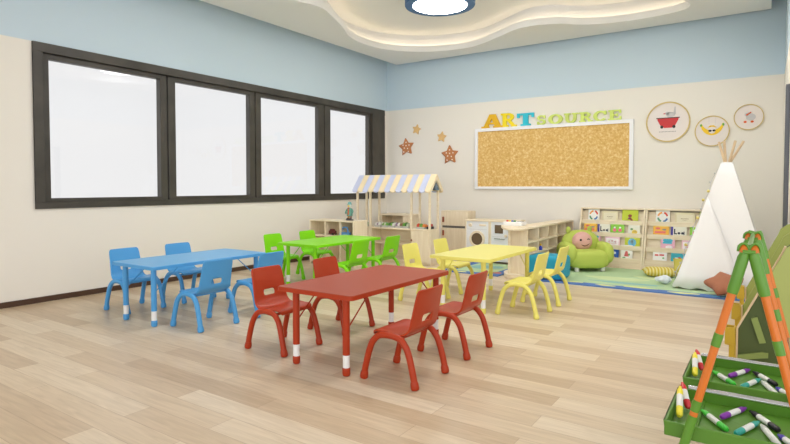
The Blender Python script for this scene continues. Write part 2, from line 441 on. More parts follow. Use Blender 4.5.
# letters, slab serif, built from strokes on a unit cell
def arcpts(cx, cz, rx, rz, a0, a1, n=14): return [(cx+rx*math.cos(a0+(a1-a0)*k/n), cz+rz*math.sin(a0+(a1-a0)*k/n)) for k in range(n+1)]
def letter_mb(ch, w, h):
    b = MB(); d0, d1 = -.03, 0
    s = .25*w; tk = .15*h
    cnt = [0]
    def poly(p):
        cnt[0] += 1; b.prism([(x*w, z*h) for x, z in p], 'y', d0-.00012*cnt[0], d1)
    def rect(x0, x1, z0, z1): poly([(x0, z0), (x1, z0), (x1, z1), (x0, z1)])
    def band(outer, inner):
        n = len(outer)
        for i in range(n-1): poly([outer[i], outer[i+1], inner[i+1], inner[i]])
    if ch == 'A':
        poly([(.08, 0), (.27, 0), (.58, 1), (.38, 1)]); poly([(.66, 0), (.94, 0), (.66, 1), (.40, 1)])
        rect(.25, .75, .27, .40); rect(0, .36, 0, .13); rect(.56, 1.02, 0, .13)
    if ch == 'R':
        rect(.12, .38, 0, 1); rect(0, .5, 0, .14); rect(0, .5, .86, 1)
        band(arcpts(.5, .72, .36, .28, -PI/2, PI/2), arcpts(.5, .72, .12, .13, -PI/2, PI/2)); rect(.36, .51, .85, 1); rect(.36, .51, .44, .59)
        poly([(.42, .47), (.66, .47), (.98, .06), (.72, .06)]); rect(.70, 1.04, 0, .13)
    if ch == 'T':
        rect(.36, .66, 0, 1); rect(0, 1, .84, 1); rect(0, .14, .66, .9); rect(.86, 1, .66, .9); rect(.22, .80, 0, .14)
    if ch == 'O':
        band(arcpts(.5, .5, .5, .52, 0, 2*PI, 28), arcpts(.5, .5, .23, .36, 0, 2*PI, 28))
    if ch == 'U':
        rect(.10, .34, .4, 1); rect(.66, .88, .4, 1); rect(0, .45, .86, 1); rect(.56, 1, .86, 1)
        band(arcpts(.49, .42, .39, .44, PI, 2*PI), arcpts(.49, .42, .16, .27, PI, 2*PI))
    if ch == 'C':
        band(arcpts(.52, .5, .52, .52, .7, 2*PI-.6, 24), arcpts(.54, .5, .27, .36, .8, 2*PI-.7, 24)); rect(.80, .97, .62, .98)
    if ch == 'E':
        rect(.12, .38, 0, 1); rect(0, .95, 0, .15); rect(0, .92, .85, 1); rect(.36, .70, .44, .57); rect(.82, .95, .1, .34); rect(.79, .92, .68, .9); rect(.60, .70, .36, .65)
    if ch == 'S':
        band(arcpts(.5, .73, .44, .28, .35, PI*1.5, 16), arcpts(.5, .73, .20, .15, .35, PI*1.5, 16))
        band(arcpts(.5, .29, .46, .30, PI/2, -PI+.35, 16), arcpts(.5, .29, .22, .15, PI/2, -PI+.35, 16))
        rect(.76, .92, .66, .98); rect(.06, .22, .02, .34)
    return b
LC = {'gold': mat('gold_letter', (232, 182, 20), .5), 'yel': mat('yellow_letter', (246, 224, 16), .5), 'cy': mat('cyan_letter', (38, 196, 220), .5), 'lime': mat('lime_letter', (212, 230, 116), .5)}
lets = [('A', 1.79, .345, .205, 'gold', 'gold letter A of the sign above the cork board'), ('R', 2.105, .24, .205, 'yel', 'big yellow letter R of the sign above the cork board'), ('T', 2.362, .255, .185, 'cy', 'turquoise letter T of the sign above the cork board'),
        ('S', 2.66, .135, .135, 'lime', 'lime green letter S of the sign above the cork board'), ('O', 2.83, .205, .135, 'lime', 'lime green letter O of the sign above the cork board'), ('U', 3.055, .195, .135, 'lime', 'lime green letter U of the sign above the cork board'),
        ('R', 3.265, .175, .135, 'lime', 'small lime green letter R of the sign above the cork board'), ('C', 3.455, .175, .135, 'lime', 'lime green letter C of the sign above the cork board'), ('E', 3.650, .175, .135, 'lime', 'lime green letter E ending the sign above the cork board')]
for ch, x, w, h, c, lb in lets:
    o = letter_mb(ch, w, h).build('sign_letter', LC[c], smooth=False, loc=(x, D-.001, 1.9385))
    tag(o, lb, 'letter', 'letters of the sign')

# star ornaments
def star_mb(r, r2, d, rot=0, bulge=0.):
    pts = [((r if k % 2 == 0 else r2)*math.sin(rot+PI*k/5), (r if k % 2 == 0 else r2)*math.cos(rot+PI*k/5)) for k in range(10)]
    return MB().prism(pts, 'y', -d, 0)
ST1 = mat('tan_star', (228, 190, 128), .6, var=.1); ST2 = mat('copper_star', (196, 128, 76), .5, var=.12, vscale=20); DOT = mat('star_dot', (246, 236, 222), .5)
for x, z, r, rot, big, lb in ((.412, 1.715, .15, -.12, 1, 'large copper star with white dots, lower left of the wall stars'), (.607, 1.995, .092, .25, 0, 'small tan star at the upper left of the wall stars'),
                         (1.083, 1.847, .095, .15, 0, 'small tan star at the upper right of the wall stars'), (1.24, 1.557, .155, -.05, 1, 'large copper star with white dots, lower right of the wall stars')):
    t = thing('wall_star', lb, 'star', (x, D, z), 0, 'wall stars')
    star_mb(r, r*.53, .03 if big else .02, rot).build('star_body', ST2 if big else ST1, t, bevel=.006)
    if big:
        lab(star_mb(r*1.02, r*.54, .016, rot).xf(Matrix.Translation((-.012, 0, -.006))).build('star_rim', WOODD, t, bevel=.003), 'dark brown rim')
        for dx, dz in ((0, .02), (.03, -.03), (-.035, -.02), (.0, .075), (.06, .028), (-.06, .03), (.045, -.08), (-.045, -.085)):
            MB().lathe([(.002, -.033), (.011, -.033), (.011, -.028)], (dx, 0, dz), 'y', 10).build('dot', DOT, t)

# round embroidery-hoop pictures
HOOP = wood('hoop_wood', (206, 182, 112), (222, 200, 136)); PAPER = mat('picture_paper', (238, 230, 226), .8)
RED = mat('art_red', (206, 54, 58), .6); YEL = mat('art_yellow', (248, 206, 40), .6); ORG = mat('art_orange', (232, 104, 40), .6); LGY = mat('art_light_grey', (206, 204, 206), .6); GRN = mat('art_green', (112, 176, 70), .6)
def disc(b, c, rx, rz, y0, y1, seg=20, rot=0):
    pts = [(c[0]+rx*math.cos(a)*math.cos(rot)-rz*math.sin(a)*math.sin(rot), c[1]+rx*math.cos(a)*math.sin(rot)+rz*math.sin(a)*math.cos(rot)) for a in [2*PI*k/seg for k in range(seg)]]
    return b.prism(pts, 'y', y0, y1)
def hoop(x, z, r, lb):
    t = thing('round_picture', lb, 'picture', (x, D, z), 0, 'round hoop pictures on the back wall')
    MB().lathe([(r*.965, -.004), (r*.965, -.022), (r, -.024), (r, -.002)], axis='y', seg=56).build('paper', PAPER, t) if 0 else disc(MB(), (0, 0), r*.97, r*.97, -.012, 0, 56).build('paper', PAPER, t)
    ring = []
    prof = [(r*.94, -.012), (r*.94, -.026), (r, -.026), (r, 0)]
    b = MB(); seg = 64; vs = []
    for q, h in prof:
        for k in range(seg): a = 2*PI*k/seg; vs.append((q*math.cos(a), h, q*math.sin(a)))
    n = len(prof)
    b.add(vs, [(i*seg+k, i*seg+(k+1) % seg, (i+1)*seg+(k+1) % seg, (i+1)*seg+k) for i in range(n-1) for k in range(seg)]).build('hoop_ring', HOOP, t)
    return t
t = hoop(4.376, 1.872, .255, 'largest round hoop picture, a white bird in a red tub')
q = .1
MB().prism([(-.125, .045), (.125, .045), (.118, .02), (.085, -.045), (.05, -.075), (-.04, -.075), (-.085, -.045), (-.118, .02)], 'y', -.016, -.012).build('red_tub', RED, t)
MB().prism([(-.135, .045), (.135, .045), (.135, .056), (-.135, .056)], 'y', -.017, -.012).build('tub_rim', mat('art_dark', (70, 50, 50), .6), t)
bd = MB(); disc(bd, (.03, .09), .05, .035, -.015, -.012); disc(bd, (-.01, .11), .022, .02, -.015, -.012); bd.prism([(.06, .1), (.075, .19), (.085, .19), (.09, .09)], 'y', -.015, -.012)
bd.build('bird', LGY, t)
MB().prism([(-.06, .105), (-.03, .116), (-.03, .098)], 'y', -.016, -.012).build('beak', RED, t)
for sx in (-.07, .07): disc(MB(), (sx, -.062), .018, .02, -.017, -.012).build('tub_foot', BLACK, t)
cap = MB()
for k in range(12): cap.box(-.1+k*.0165, -.1+k*.0165+.011, -.014, -.012, -.128, -.118)
cap.build('caption', mat('art_mid_grey', (170, 162, 160), .6), t)
t = hoop(4.866, 1.728, .187, 'middle round hoop picture, a banana wearing sunglasses')
o_, i_ = arcpts(.0, .10, .125, .15, PI+.25, 2*PI-.25, 16), arcpts(.0, .13, .115, .12, PI+.25, 2*PI-.25, 16)
bn = MB()
for i in range(16): bn.prism([o_[i], o_[i+1], i_[i+1], i_[i]], 'y', -.016, -.012)
bn.build('banana', YEL, t)
tip = MB(); disc(tip, (-.118, .075), .012, .016, -.017, -.012); disc(tip, (.118, .075), .012, .018, -.017, -.012); tip.build('banana_tip', GRN, t)
disc(MB(), (0, -.002), .035, .028, -.0165, -.012).build('face', PAPER, t)
sg = MB(); disc(sg, (-.02, .004), .018, .012, -.019, -.012); disc(sg, (.022, .006), .018, .012, -.019, -.012); sg.build('sunglasses', BLACK, t)
MB().prism([(-.05, .04), (.0, .055), (.05, .04), (.02, .07), (-.02, .07)], 'y', -.0155, -.012).build('crest', YEL, t)
ln = MB().box(-.035, -.033, -.0135, -.012, .07, .17).box(.033, .035, -.0135, -.012, .07, .17); ln.build('string', LGY, t)
t = hoop(5.242, 1.872, .152, 'smallest round hoop picture, a grey bird with orange feet, near the right wall')
bd = MB(); disc(bd, (.02, .0), .05, .042, -.015, -.012); disc(bd, (-.02, .03), .022, .02, -.015, -.012); bd.build('bird', LGY, t)
MB().prism([(-.03, .03), (.02, .062), (.028, .05), (-.02, .018)], 'y', -.017, -.012).build('scarf', ORG, t)
for sx in (-.035, .035): disc(MB(), (sx, -.055), .016, .013, -.017, -.012).build('foot', ORG, t)

# ------------------------------------------------------------------ book display racks and picture books
def tier_front(z): return D-.345+z/.76*.225
TZ = [.605, .445, .285, .13]     # lip top heights
def make_rack(x0, x1, label):
    t = thing('book_rack', label, 'bookshelf', ((x0+x1)/2, D-.19, 0), 0, 'tiered book racks')
    cy = D-.19; hw = (x1-x0)/2
    side = [(D-.37-cy, 0), (D-.004-cy, 0), (D-.004-cy, .765), (D-.13-cy, .765)]
    for sx in (-1, 1): MB().prism(side, 'x', sx*hw-(.022 if sx > 0 else 0), sx*hw+(.022 if sx < 0 else 0)).build('side_panel', WOOD, t, bevel=.003)
    iw = hw-.022
    MB().box(-iw, iw, D-.022-cy, D-.006-cy, .02, .75).build('back_panel', WOODX, t)
    MB().box(-iw, iw, D-.13-cy, D-.006-cy, .745, .762).build('top_panel', WOODX, t, bevel=.002)
    for z in TZ:
        yf = tier_front(z)-cy
        MB().box(-iw, iw, yf, yf+.014, z-.058, z).build('front_lip', WOODX, t, bevel=.002)
        MB().box(-iw, iw, yf+.014, D-.022-cy, z-.058, z-.044).build('tier_shelf', WOODX, t)
        MB().prism([(yf+.06, z-.044), (yf+.072, z-.044), (yf+.10, z+.12), (yf+.088, z+.12)], 'x', -iw, iw).build('backboard', WOODX, t)
    yf = tier_front(.07)-cy
    MB().box(-iw, iw, yf-.004, yf+.012, .0, .072).build('plinth', WOODX, t)
    return t
make_rack(3.335, 4.152, 'tiered wooden book rack behind the green armchair')
make_rack(4.156, 4.985, 'tiered wooden book rack partly hidden by the white tent')

BC = {}
def bc(n, rgb):
    return mat('cover_'+n, rgb, .4)
def make_book(kind, w, h, label, loc):
    base, arts = BOOKS[kind][:2]
    t = thing('picture_book', label, 'book', loc, 0)
    tilt = Matrix.Rotation(-.16, 4, 'X')
    th = .012
    c = MB().box(-w/2, w/2, 0, .0018, 0, h).box(-w/2, w/2, th-.0018, th, 0, h).box(-w/2, -w/2+.002, 0, th, 0, h).xf(tilt); c.build('cover', bc(kind, base), t, smooth=False)
    MB().box(-w/2+.002, w/2-.003, .0018, th-.0018, .002, h-.003).xf(tilt).build('pages', mat('book_pages', (244, 240, 230), .8), t, smooth=False)
    for nm, col, shape in arts:
        b = MB()
        for sh in shape:
            if sh[0] == 'd': disc(b, (sh[1]*w, sh[2]*h), sh[3]*w, sh[4]*w, -.0012, .0002, 14)
            elif sh[0] == 'r': b.prism([(sh[1]*w, sh[2]*h), (sh[3]*w, sh[2]*h), (sh[3]*w, sh[4]*h), (sh[1]*w, sh[4]*h)], 'y', -.0012, .0002)
            else: b.prism([(x*w, z*h) for x, z in sh[1]], 'y', -.0012, .0002)
        b.xf(tilt).build(nm, mat('art_%d_%d_%d' % col, col, .4), t, smooth=False)
    return t
def arc(a0, a1): return [('p', [(.40*math.cos(a0+(a1-a0)*k/6), .53+.36*math.sin(a0+(a1-a0)*k/6)) for k in range(7)]+[(.27*math.cos(a1-(a1-a0)*k/6), .53+.24*math.sin(a1-(a1-a0)*k/6)) for k in range(7)])]
BOOKS = {
 'white_ring': ((246, 246, 242), [('red_arc', (214, 70, 50), arc(.2, 1.3)), ('orange_arc', (240, 160, 60), arc(1.7, 2.9)), ('green_arc', (90, 150, 110), arc(3.3, 4.4)), ('blue_arc', (70, 120, 180), arc(4.8, 6.0))]),
 'cream': ((232, 222, 184), [('inner_panel', (240, 233, 205), [('r', -.4, .2, .4, .85)]), ('title', (176, 160, 120), [('r', -.2, .5, .2, .56), ('r', -.12, .4, .12, .44)])]),
 'lime': ((196, 212, 50), [('brown_figure', (140, 60, 40), [('d', 0, .55, .12, .1), ('p', [(-.2, .3), (.05, .45), (.2, .25), (.1, .2), (0, .3)])]), ('purple_spot', (150, 70, 130), [('d', -.05, .38, .07, .07)])]),
 'orange': ((248, 190, 66), [('pink_picture', (236, 120, 110), [('r', -.4, .3, .3, .45), ('d', -.2, .62, .16, .08)]), ('pale_strip', (252, 228, 150), [('r', -.42, .75, .42, .9)]), ('grey_picture', (150, 150, 150), [('d', .2, .55, .14, .06)])]),
 'letters': ((244, 242, 226), [('blue_spine', (70, 60, 160), [('r', -.5, .0, -.36, .98)]), ('dark_title', (44, 52, 70), [('r', -.30, .35, -.22, .8), ('r', -.30, .35, -.10, .45), ('d', .02, .45, .09, .085), ('d', .24, .45, .09, .085), ('r', .31, .32, .37, .6)]), ('yellow_band', (236, 204, 70), [('r', -.3, .1, .45, .25)])]),
 'green_pink': ((142, 212, 66), [('pink_face', (238, 120, 140), [('d', -.2, .38, .14, .13), ('d', .2, .38, .14, .13)]), ('white_eyes', (250, 250, 250), [('d', -.2, .55, .08, .07), ('d', .2, .55, .08, .07)]), ('pale_patch', (206, 236, 150), [('d', .05, .8, .3, .08)])]),
 'white_small': ((240, 240, 226), [('yellow_picture', (236, 208, 90), [('d', .05, .4, .24, .2)]), ('green_picture', (120, 170, 110), [('d', -.2, .65, .12, .1)]), ('dark_spots', (90, 80, 70), [('d', .0, .45, .04, .04), ('d', .12, .45, .04, .04)])]),
 'pink_blue': ((240, 186, 208), [('blue_title', (70, 184, 218), [('d', -.0, .72, .36, .16), ('r', -.36, .5, .3, .62)]), ('white_patch', (250, 240, 246), [('d', .1, .28, .26, .14)])]),
 'pink_wide': ((246, 206, 220), [('white_panel', (252, 244, 248), [('r', -.42, .2, .42, .82)]), ('red_title', (224, 110, 140), [('d', -.2, .55, .06, .06), ('d', 0, .6, .07, .06), ('d', .2, .55, .06, .06), ('r', -.28, .36, .28, .42)])]),
 'lime_blue': ((206, 218, 60), [('blue_figure', (110, 190, 226), [('d', -.02, .45, .28, .3)]), ('pale_face', (240, 220, 190), [('d', -.02, .5, .12, .14)])]),
 'white_red': ((248, 248, 246), [('red_title', (214, 80, 80), [('r', -.36, .6, -.1, .72), ('r', -.04, .62, .3, .74)]), ('blue_strip', (70, 170, 210), [('r', -.45, .06, .45, .2)]), ('green_spot', (120, 190, 120), [('d', .25, .45, .08, .06)])]),
 'teal': ((52, 182, 206), [('red_spot', (214, 70, 60), [('d', .06, .5, .14, .13)]), ('white_spot', (250, 250, 250), [('d', -.14, .5, .16, .1)])]),
 'blue': ((44, 92, 178), [('white_picture', (226, 232, 240), [('d', .18, .6, .12, .1), ('d', -.2, .35, .1, .08)]), ('yellow_spot', (240, 210, 80), [('d', .1, .3, .08, .06)])]),
 'white_girl': ((248, 246, 240), [('brown_hair', (110, 70, 50), [('d', .0, .8, .13, .12)]), ('red_dress', (222, 110, 110), [('p', [(-.2, .3), (.2, .3), (.08, .62), (-.08, .62)])]), ('green_patch', (110, 180, 120), [('d', -.2, .2, .14, .09), ('d', .22, .42, .08, .1)])]),
}
desc = {'white_ring': 'white picture book with a ring of coloured arcs', 'cream': 'cream coloured wide picture book', 'lime': 'lime picture book with a brown figure', 'orange': 'orange picture book', 'letters': 'picture book with a blue spine and dark lettering',
        'green_pink': 'green picture book with two pink faces', 'white_small': 'small white picture book with yellow drawing', 'pink_blue': 'pink picture book with a blue title', 'pink_wide': 'wide pale pink picture book', 'lime_blue': 'lime picture book with a round blue figure',
        'white_red': 'white picture book with red lettering and blue strip', 'teal': 'teal picture book with a red spot', 'blue': 'dark blue picture book', 'white_girl': 'white picture book with a girl in a red dress'}
rowname = ['top tier', 'second tier', 'third tier', 'bottom tier']
bk1 = [('white_ring', 0, 3.455, .137, .150), ('cream', 0, 3.665, .185, .128), ('lime', 0, 3.915, .185, .150),
       ('orange', 1, 3.425, .160, .150), ('letters', 1, 3.60, .145, .118), ('green_pink', 1, 3.770, .160, .155), ('white_small', 1, 3.975, .135, .115),
       ('pink_blue', 2, 3.495, .140, .148), ('pink_wide', 2, 3.72, .175, .122), ('lime_blue', 2, 3.965, .170, .150),
       ('blue', 3, 3.73, .150, .130), ('white_girl', 3, 3.905, .135, .165)]
bk2 = [('white_ring', 0, 4.335, .150, .150), ('cream', 0, 4.585, .21, .128), ('lime', 0, 4.85, .20, .150),
       ('orange', 1, 4.325, .170, .150), ('letters', 1, 4.525, .165, .118), ('green_pink', 1, 4.74, .175, .155),
       ('pink_blue', 2, 4.41, .150, .148), ('pink_wide', 2, 4.665, .19, .122),
       ('white_red', 3, 4.33, .150, .125), ('teal', 3, 4.54, .160, .115), ('blue', 3, 4.76, .160, .130)]
for lst, where in ((bk1, 'rack behind armchair'), (bk2, 'rack by tent')):
    for k, row, x, w, h in lst:
        z = TZ[row]; yf = tier_front(z)
        bo = make_book(k, w*1.06, h*1.27, '%s, %s, %s' % (desc[k], rowname[row], where), (x+(.048 if lst is bk1 else .015), yf+.024, z-.042))
        bo['group'] = 'picture books on the racks'

# ------------------------------------------------------------------ market stall
t = thing('market_stall', 'wooden toy market stall with a blue and cream striped gable roof', 'market stall', (1.17, 6.33, 0))
hx = .615; hy = .125
AW1 = mat('awning_blue', (200, 206, 232), .7); AW2 = mat('awning_cream', (240, 222, 184), .7)
ct = MB().box(-hx, hx, -hy, hy, .462, .48).build('counter', WOODX, t, bevel=.003)
# cabinets
def cab(x0, x1, nm): 
    o = MB().box(x0, x1, -hy+.012, hy, .03, .462).build(nm, WOOD, t, bevel=.002); return o
cab(-hx, -hx+.27, 'left_cabinet')
rc = cab(hx-.31, hx, 'right_cabinet')
dr = MB().box(hx-.30, hx-.035, -hy, -hy+.011, .05, .45).build('door', WOOD, t, bevel=.002)
MB().lathe([(.002, -.02), (.012, -.018), (.012, -.01), (.006, -.002)], (hx-.28, -hy, .33), 'y', 12).build('knob', WOODD, dr)
dl = MB().box(-hx+.02, -hx+.255, -hy, -hy+.011, .05, .45).build('door', WOOD, t, bevel=.002)
MB().box(-hx+.27, hx-.31, hy-.014, hy, .03, .462).build('back_panel', WOODX, t)
MB().box(-hx+.27, hx-.31, -hy+.012, hy-.014, .255, .273).build('shelf', WOODX, t, bevel=.002)
MB().box(-hx+.27, hx-.31, -hy+.012, hy-.014, .03, .05).build('shelf', WOODX, t, bevel=.002)
MB().box(-hx+.01, hx-.01, -hy+.03, hy, 0, .03).build('plinth', WOODX, t)
for px in (-.60, -.372, .315, .60):
    for sy in (-1, 1):
        MB().box(px-.014, px+.014, sy*.108-.014, sy*.108+.014, .48, 1.02).build('post', WOODX, t, bevel=.003)
MB().box(-hx, hx, -.120, -.096, .99, 1.012).build('eave_beam', WOODX, t, bevel=.002)
MB().box(-hx, hx, .096, .120, .99, 1.012).build('eave_beam', WOODX, t, bevel=.002)
# striped roof: each slope one awning mesh with scalloped lower edge, stripes by material
n = 14; rw = 2*hx+.07; sw = rw/n
for sy in (-1, 1):
    b = MB()
    for k in range(n):
        b.mi = k % 2
        x0 = -rw/2+k*sw
        top = [(x0, 0, 1.212), (x0+sw, 0, 1.212)]
        bot = [(x0+sw, sy*.165, 1.004), (x0, sy*.165, 1.004)]
        sc = [(x0+sw/2-sw/2*math.cos(PI*q/8), sy*(.165+.006*math.sin(PI*q/8)), 1.004-.030*math.sin(PI*q/8)) for q in range(1, 8)]
        outer = [top[0], top[1], bot[0]]+sc[::-1]+[bot[1]]
        nn = len(outer)
        lo = [(x, y, z-.010) for x, y, z in outer]
        b.add(outer+lo, [tuple(range(nn)), tuple(range(nn, 2*nn))[::-1]]+[(i, (i+1) % nn, nn+(i+1) % nn, nn+i) for i in range(nn)])
    # build without merging to keep material order
    me = bpy.data.meshes.new('awning'); me.from_pydata(b.v, [], b.f); me.update()
    me.materials.append(AW1); me.materials.append(AW2)
    for p, k in zip(me.polygons, b.m): p.material_index = k
    o = bpy.data.objects.new('awning', me); COL.objects.link(o); o.parent = t
# gable boards
for sx in (-1, 1):
    x0, x1 = (hx+.005, hx+.03) if sx > 0 else (-hx-.03, -hx-.005)
    MB().prism([(-.160, .99), (-.122, .99), (0, 1.135), (.122, .99), (.160, .99), (0, 1.200)], 'x', x0, x1).build('gable_board', WOODX, t, bevel=.002)
bell = MB().lathe([(.045, 0), (.042, .02), (.018, .085), (.004, .10)], (hx+.017, 0, 1.0), seg=16).build('bell', mat('bell_grey', (92, 108, 120), .5), t)
MB().tube([(hx+.017, 0, 1.1), (hx+.017, 0, 1.14)], .003, 6).build('bell_string', BLACK, t)

# produce on the counter
PC = {k: mat('produce_'+k, v, .45) for k, v in {'green': (112, 172, 70), 'dark_green': (62, 116, 52), 'white': (232, 230, 224), 'red': (214, 74, 50), 'orange': (232, 140, 60), 'violet': (150, 120, 150), 'brown': (150, 116, 86), 'pale': (206, 216, 186)}.items()}
def crate(x, cols, lb, w=.10):
    t = thing('produce_crate', lb, 'crate', (x, 6.318, .48), 0, 'produce crates on the stall counter')
    b = MB().box(-w/2, w/2, -.055, .055, 0, .005).box(-w/2, w/2, -.055, -.049, .005, .026).box(-w/2, w/2, .049, .055, .005, .026).box(-w/2, -w/2+.006, -.049, .049, .005, .026).box(w/2-.006, w/2, -.049, .049, .005, .026)
    b.build('tray', mat('crate_grey', (196, 194, 188), .5), t, bevel=.001)
    for i in range(6):
        c = cols[i % len(cols)]; px = (-w/2+.022)+(i % 3)*(w-.044)/2; py = -.024+(i//3)*.048; r = .025+.008*random.random()
        MB().ell((px, py, .006+r), (r, r, r*(1+.25*random.random())), nu=12, nv=8).build('produce', PC[c], t)
    return t
crate(.645, ['white', 'brown', 'pale'], 'crate of white and brown toy food at the left end of the stall counter')
crate(.885, ['white', 'violet', 'white'], 'crate of white and violet toy food, second from the left on the stall counter')
crate(1.01, ['green', 'pale', 'green'], 'crate of pale green toy vegetables on the stall counter')
crate(1.125, ['dark_green', 'green', 'white'], 'crate of dark green toy vegetables in the middle of the stall counter')
crate(1.245, ['violet', 'white', 'brown'], 'crate of violet and brown toy food on the stall counter')
crate(1.36, ['green', 'dark_green', 'pale'], 'crate of mixed green toy vegetables beside the right inner post')
crate(1.60, ['red', 'green', 'orange'], 'crate of red and orange toy tomatoes near the right end of the stall', .13)
t = thing('toy_till', 'small black and red toy at the right end of the stall counter', 'toy', (1.715, 6.33, .48))
MB().box(-.03, .03, -.05, .05, 0, .035).build('body', BLACK, t, bevel=.006)
MB().prism([(-.045, .035), (.03, .035), (.03, .065), (0, .07)], 'x', -.025, .025).build('sloping_top', RED, t, bevel=.004)

# ------------------------------------------------------------------ low cubby shelf by the window wall, with figure and toys
t = thing('cubby_shelf', 'low pale wooden open shelf under the window, left of the stall', 'shelf', (.64, 5.70, 0))
hw, hd, H_ = .385, .15, .60
MB().box(-hw, hw, -hd, hd, H_-.018, H_).build('top_panel', WOODX, t, bevel=.002)
MB().box(-hw, hw, -hd+.01, hd, .03, .048).build('bottom_panel', WOODX, t)
for x in (-hw, -.112, .148, hw-.018):
    MB().box(x, x+.018, -hd+.004, hd, .0, H_-.018).build('upright', WOOD, t, bevel=.002)
MB().box(.166, hw-.018, hd-.03, hd-.016, .41, H_-.02).build('front_panel', mat('cream_panel', (232, 224, 208), .6), t)
MB().box(-hw+.018, -.112, -hd+.01, hd, .38, .398).build('shelf', WOODX, t)
MB().box(-.094, .148, -hd+.01, hd, .38, .398).build('shelf', WOODX, t)
MB().box(.166, hw-.018, -hd, hd, .38, .398).build('shelf', WOODX, t)

t = thing('figurine', 'small standing figurine in a teal coat on the low shelf', 'figurine', (.875, 5.66, .60))
TC = mat('teal_coat', (108, 160, 146), .7); SK = mat('figure_white', (216, 224, 218), .6)
MB().lathe([(.05, 0), (.06, .003), (.06, .014), (.05, .018)], seg=20, sy=.6).build('base', mat('figure_base', (92, 88, 88), .6), t)
for sx in (-1, 1):
    lg = MB().lathe([(.013, .016), (.015, .05), (.017, .09)], (.02*sx, 0, 0), seg=12).build('leg', mat('figure_trousers', (196, 150, 84), .7) if sx < 0 else mat('figure_sock', (150, 118, 110), .7), t)
    MB().ell((.022*sx, -.012, .022), (.016, .028, .012), nu=12, nv=8).build('shoe', BLACK, lg)
MB().lathe([(.044, .062), (.042, .09), (.034, .13), (.03, .155), (.018, .168)], seg=18, sy=.75).build('coat', TC, t)
MB().box(-.008, .010, -.034, -.026, .075, .15).build('vest', ORG, t, bevel=.003)
for sx in (-1, 1):
    MB().tube(smooth_path([(.03*sx, 0, .155), (.055*sx, -.005, .125), (.05*sx, -.018, .092)], 4), .011, 10).build('arm', TC, t)
hd_ = MB().ell((0, 0, .196), (.031, .029, .033), nu=16, nv=12).build('head', SK, t)
MB().ell((.008, -.032, .192), (.014, .014, .010), nu=12, nv=8).build('nose', YEL, hd_)
for sx in (-1, 1): MB().ell((.011*sx, -.026, .207), (.005, .004, .006), nu=10, nv=6).build('eye', BLACK, hd_)
MB().lathe([(.036, .214), (.034, .219), (.024, .222), (.02, .243), (.004, .248)], seg=18).build('hat', mat('figure_hat', (120, 176, 176), .7), hd_)
MB().box(-.016, .016, -.028, -.016, .160, .172).build('bow_tie', RED, t, bevel=.003)

t = thing('toy_basket', 'small blue toy carrier with a loop handle on the low shelf', 'toy', (.845, 5.50, .378))
BL = mat('toy_blue', (84, 140, 196), .45)
MB().prism(round_rect(.085, .028, .012), 'z', 0, .05).build('body', BL, t, bevel=.004)
MB().tube(smooth_path([(-.05, 0, .045), (-.045, 0, .09), (-.03, 0, .112), (.03, 0, .112), (.045, 0, .09), (.05, 0, .045)], 4), .011, 10).build('handle', BL, t)
MB().box(.0, .05, -.03, -.027, .0, .02).build('badge', WHITE, t)
t.location = (.845, 5.60, .398)
t = thing('toy_car', 'dark maroon toy lying on the middle of the low shelf', 'toy', (.575, 5.65, .398))
MAR = mat('maroon', (96, 34, 34), .4)
MB().ell((0, 0, .035), (.07, .035, .024), (.5, .6)).build('body', MAR, t)
MB().ell((.01, 0, .06), (.035, .028, .02), (.6, .6)).build('cabin', MAR, t)
for sx in (-1, 1):
    for sy in (-1, 1): MB().lathe([(.004, -.008), (.015, -.008), (.015, .008), (.004, .008)], (.042*sx, .03*sy, .0155), 'y', 14).build('wheel', BLACK, t)

# shelf in the back corner
t = thing('corner_shelf', 'low pale wooden open shelf in the back corner behind the stall', 'shelf', (.42, 7.56, 0))
hw, hd, H_ = .31, .17, .60
MB().prism(round_rect(hw, hd, .03), 'z', H_-.024, H_).build('top_panel', WOODX, t, bevel=.003)
MB().box(-hw+.02, hw-.02, hd-.016, hd, .02, H_-.024).build('back_panel', WOODX, t)
MB().box(-hw+.02, hw-.02, -hd+.02, hd-.016, .02, .04).build('bottom_panel', WOODX, t)
for x in (-hw+.02, hw-.04): MB().box(x, x+.02, -hd+.02, hd-.016, 0, H_-.024).build('upright', WOOD, t)
MB().box(hw-.16, hw-.04, -hd+.016, -hd+.032, .04, H_-.024).build('front_panel', WOOD, t)
MB().box(-hw+.04, hw-.16, -hd+.03, hd-.016, .30, .318).build('shelf', WOODX, t)

# ------------------------------------------------------------------ toy kitchen: fridge, washing machine, oven
HND = mat('handle_brown', (150, 74, 42), .4)
t = thing('toy_fridge', 'pale wooden toy fridge with two doors and brown handles', 'toy fridge', (1.625, 7.31, 0))
hw, hd = .222, .13
MB().box(-hw, hw, -hd+.016, hd, .03, .69).build('body', WOOD, t, bevel=.004)
MB().box(-hw+.02, hw-.02, -hd+.04, hd-.02, 0, .03).build('plinth', WOOD, t)
ud = MB().box(-hw+.003, hw-.003, -hd, -hd+.015, .47, .687).build('door', WOOD, t, bevel=.003)
ld = MB().box(-hw+.003, hw-.003, -hd, -hd+.015, .035, .435).build('door', WOOD, t, bevel=.003)
lab(MB().box(-hw+.02, hw-.04, -hd+.008, -hd+.017, .437, .468).build('gap_strip', mat('gap_grey', (110, 104, 98), .6), t), 'dark grey slot between the doors')
MB().box(-hw+.03, -hw+.055, -hd-.022, -hd, .52, .60).build('handle', HND, ud, bevel=.005)
MB().box(-hw+.03, -hw+.055, -hd-.022, -hd, .32, .40).build('handle', HND, ld, bevel=.005)

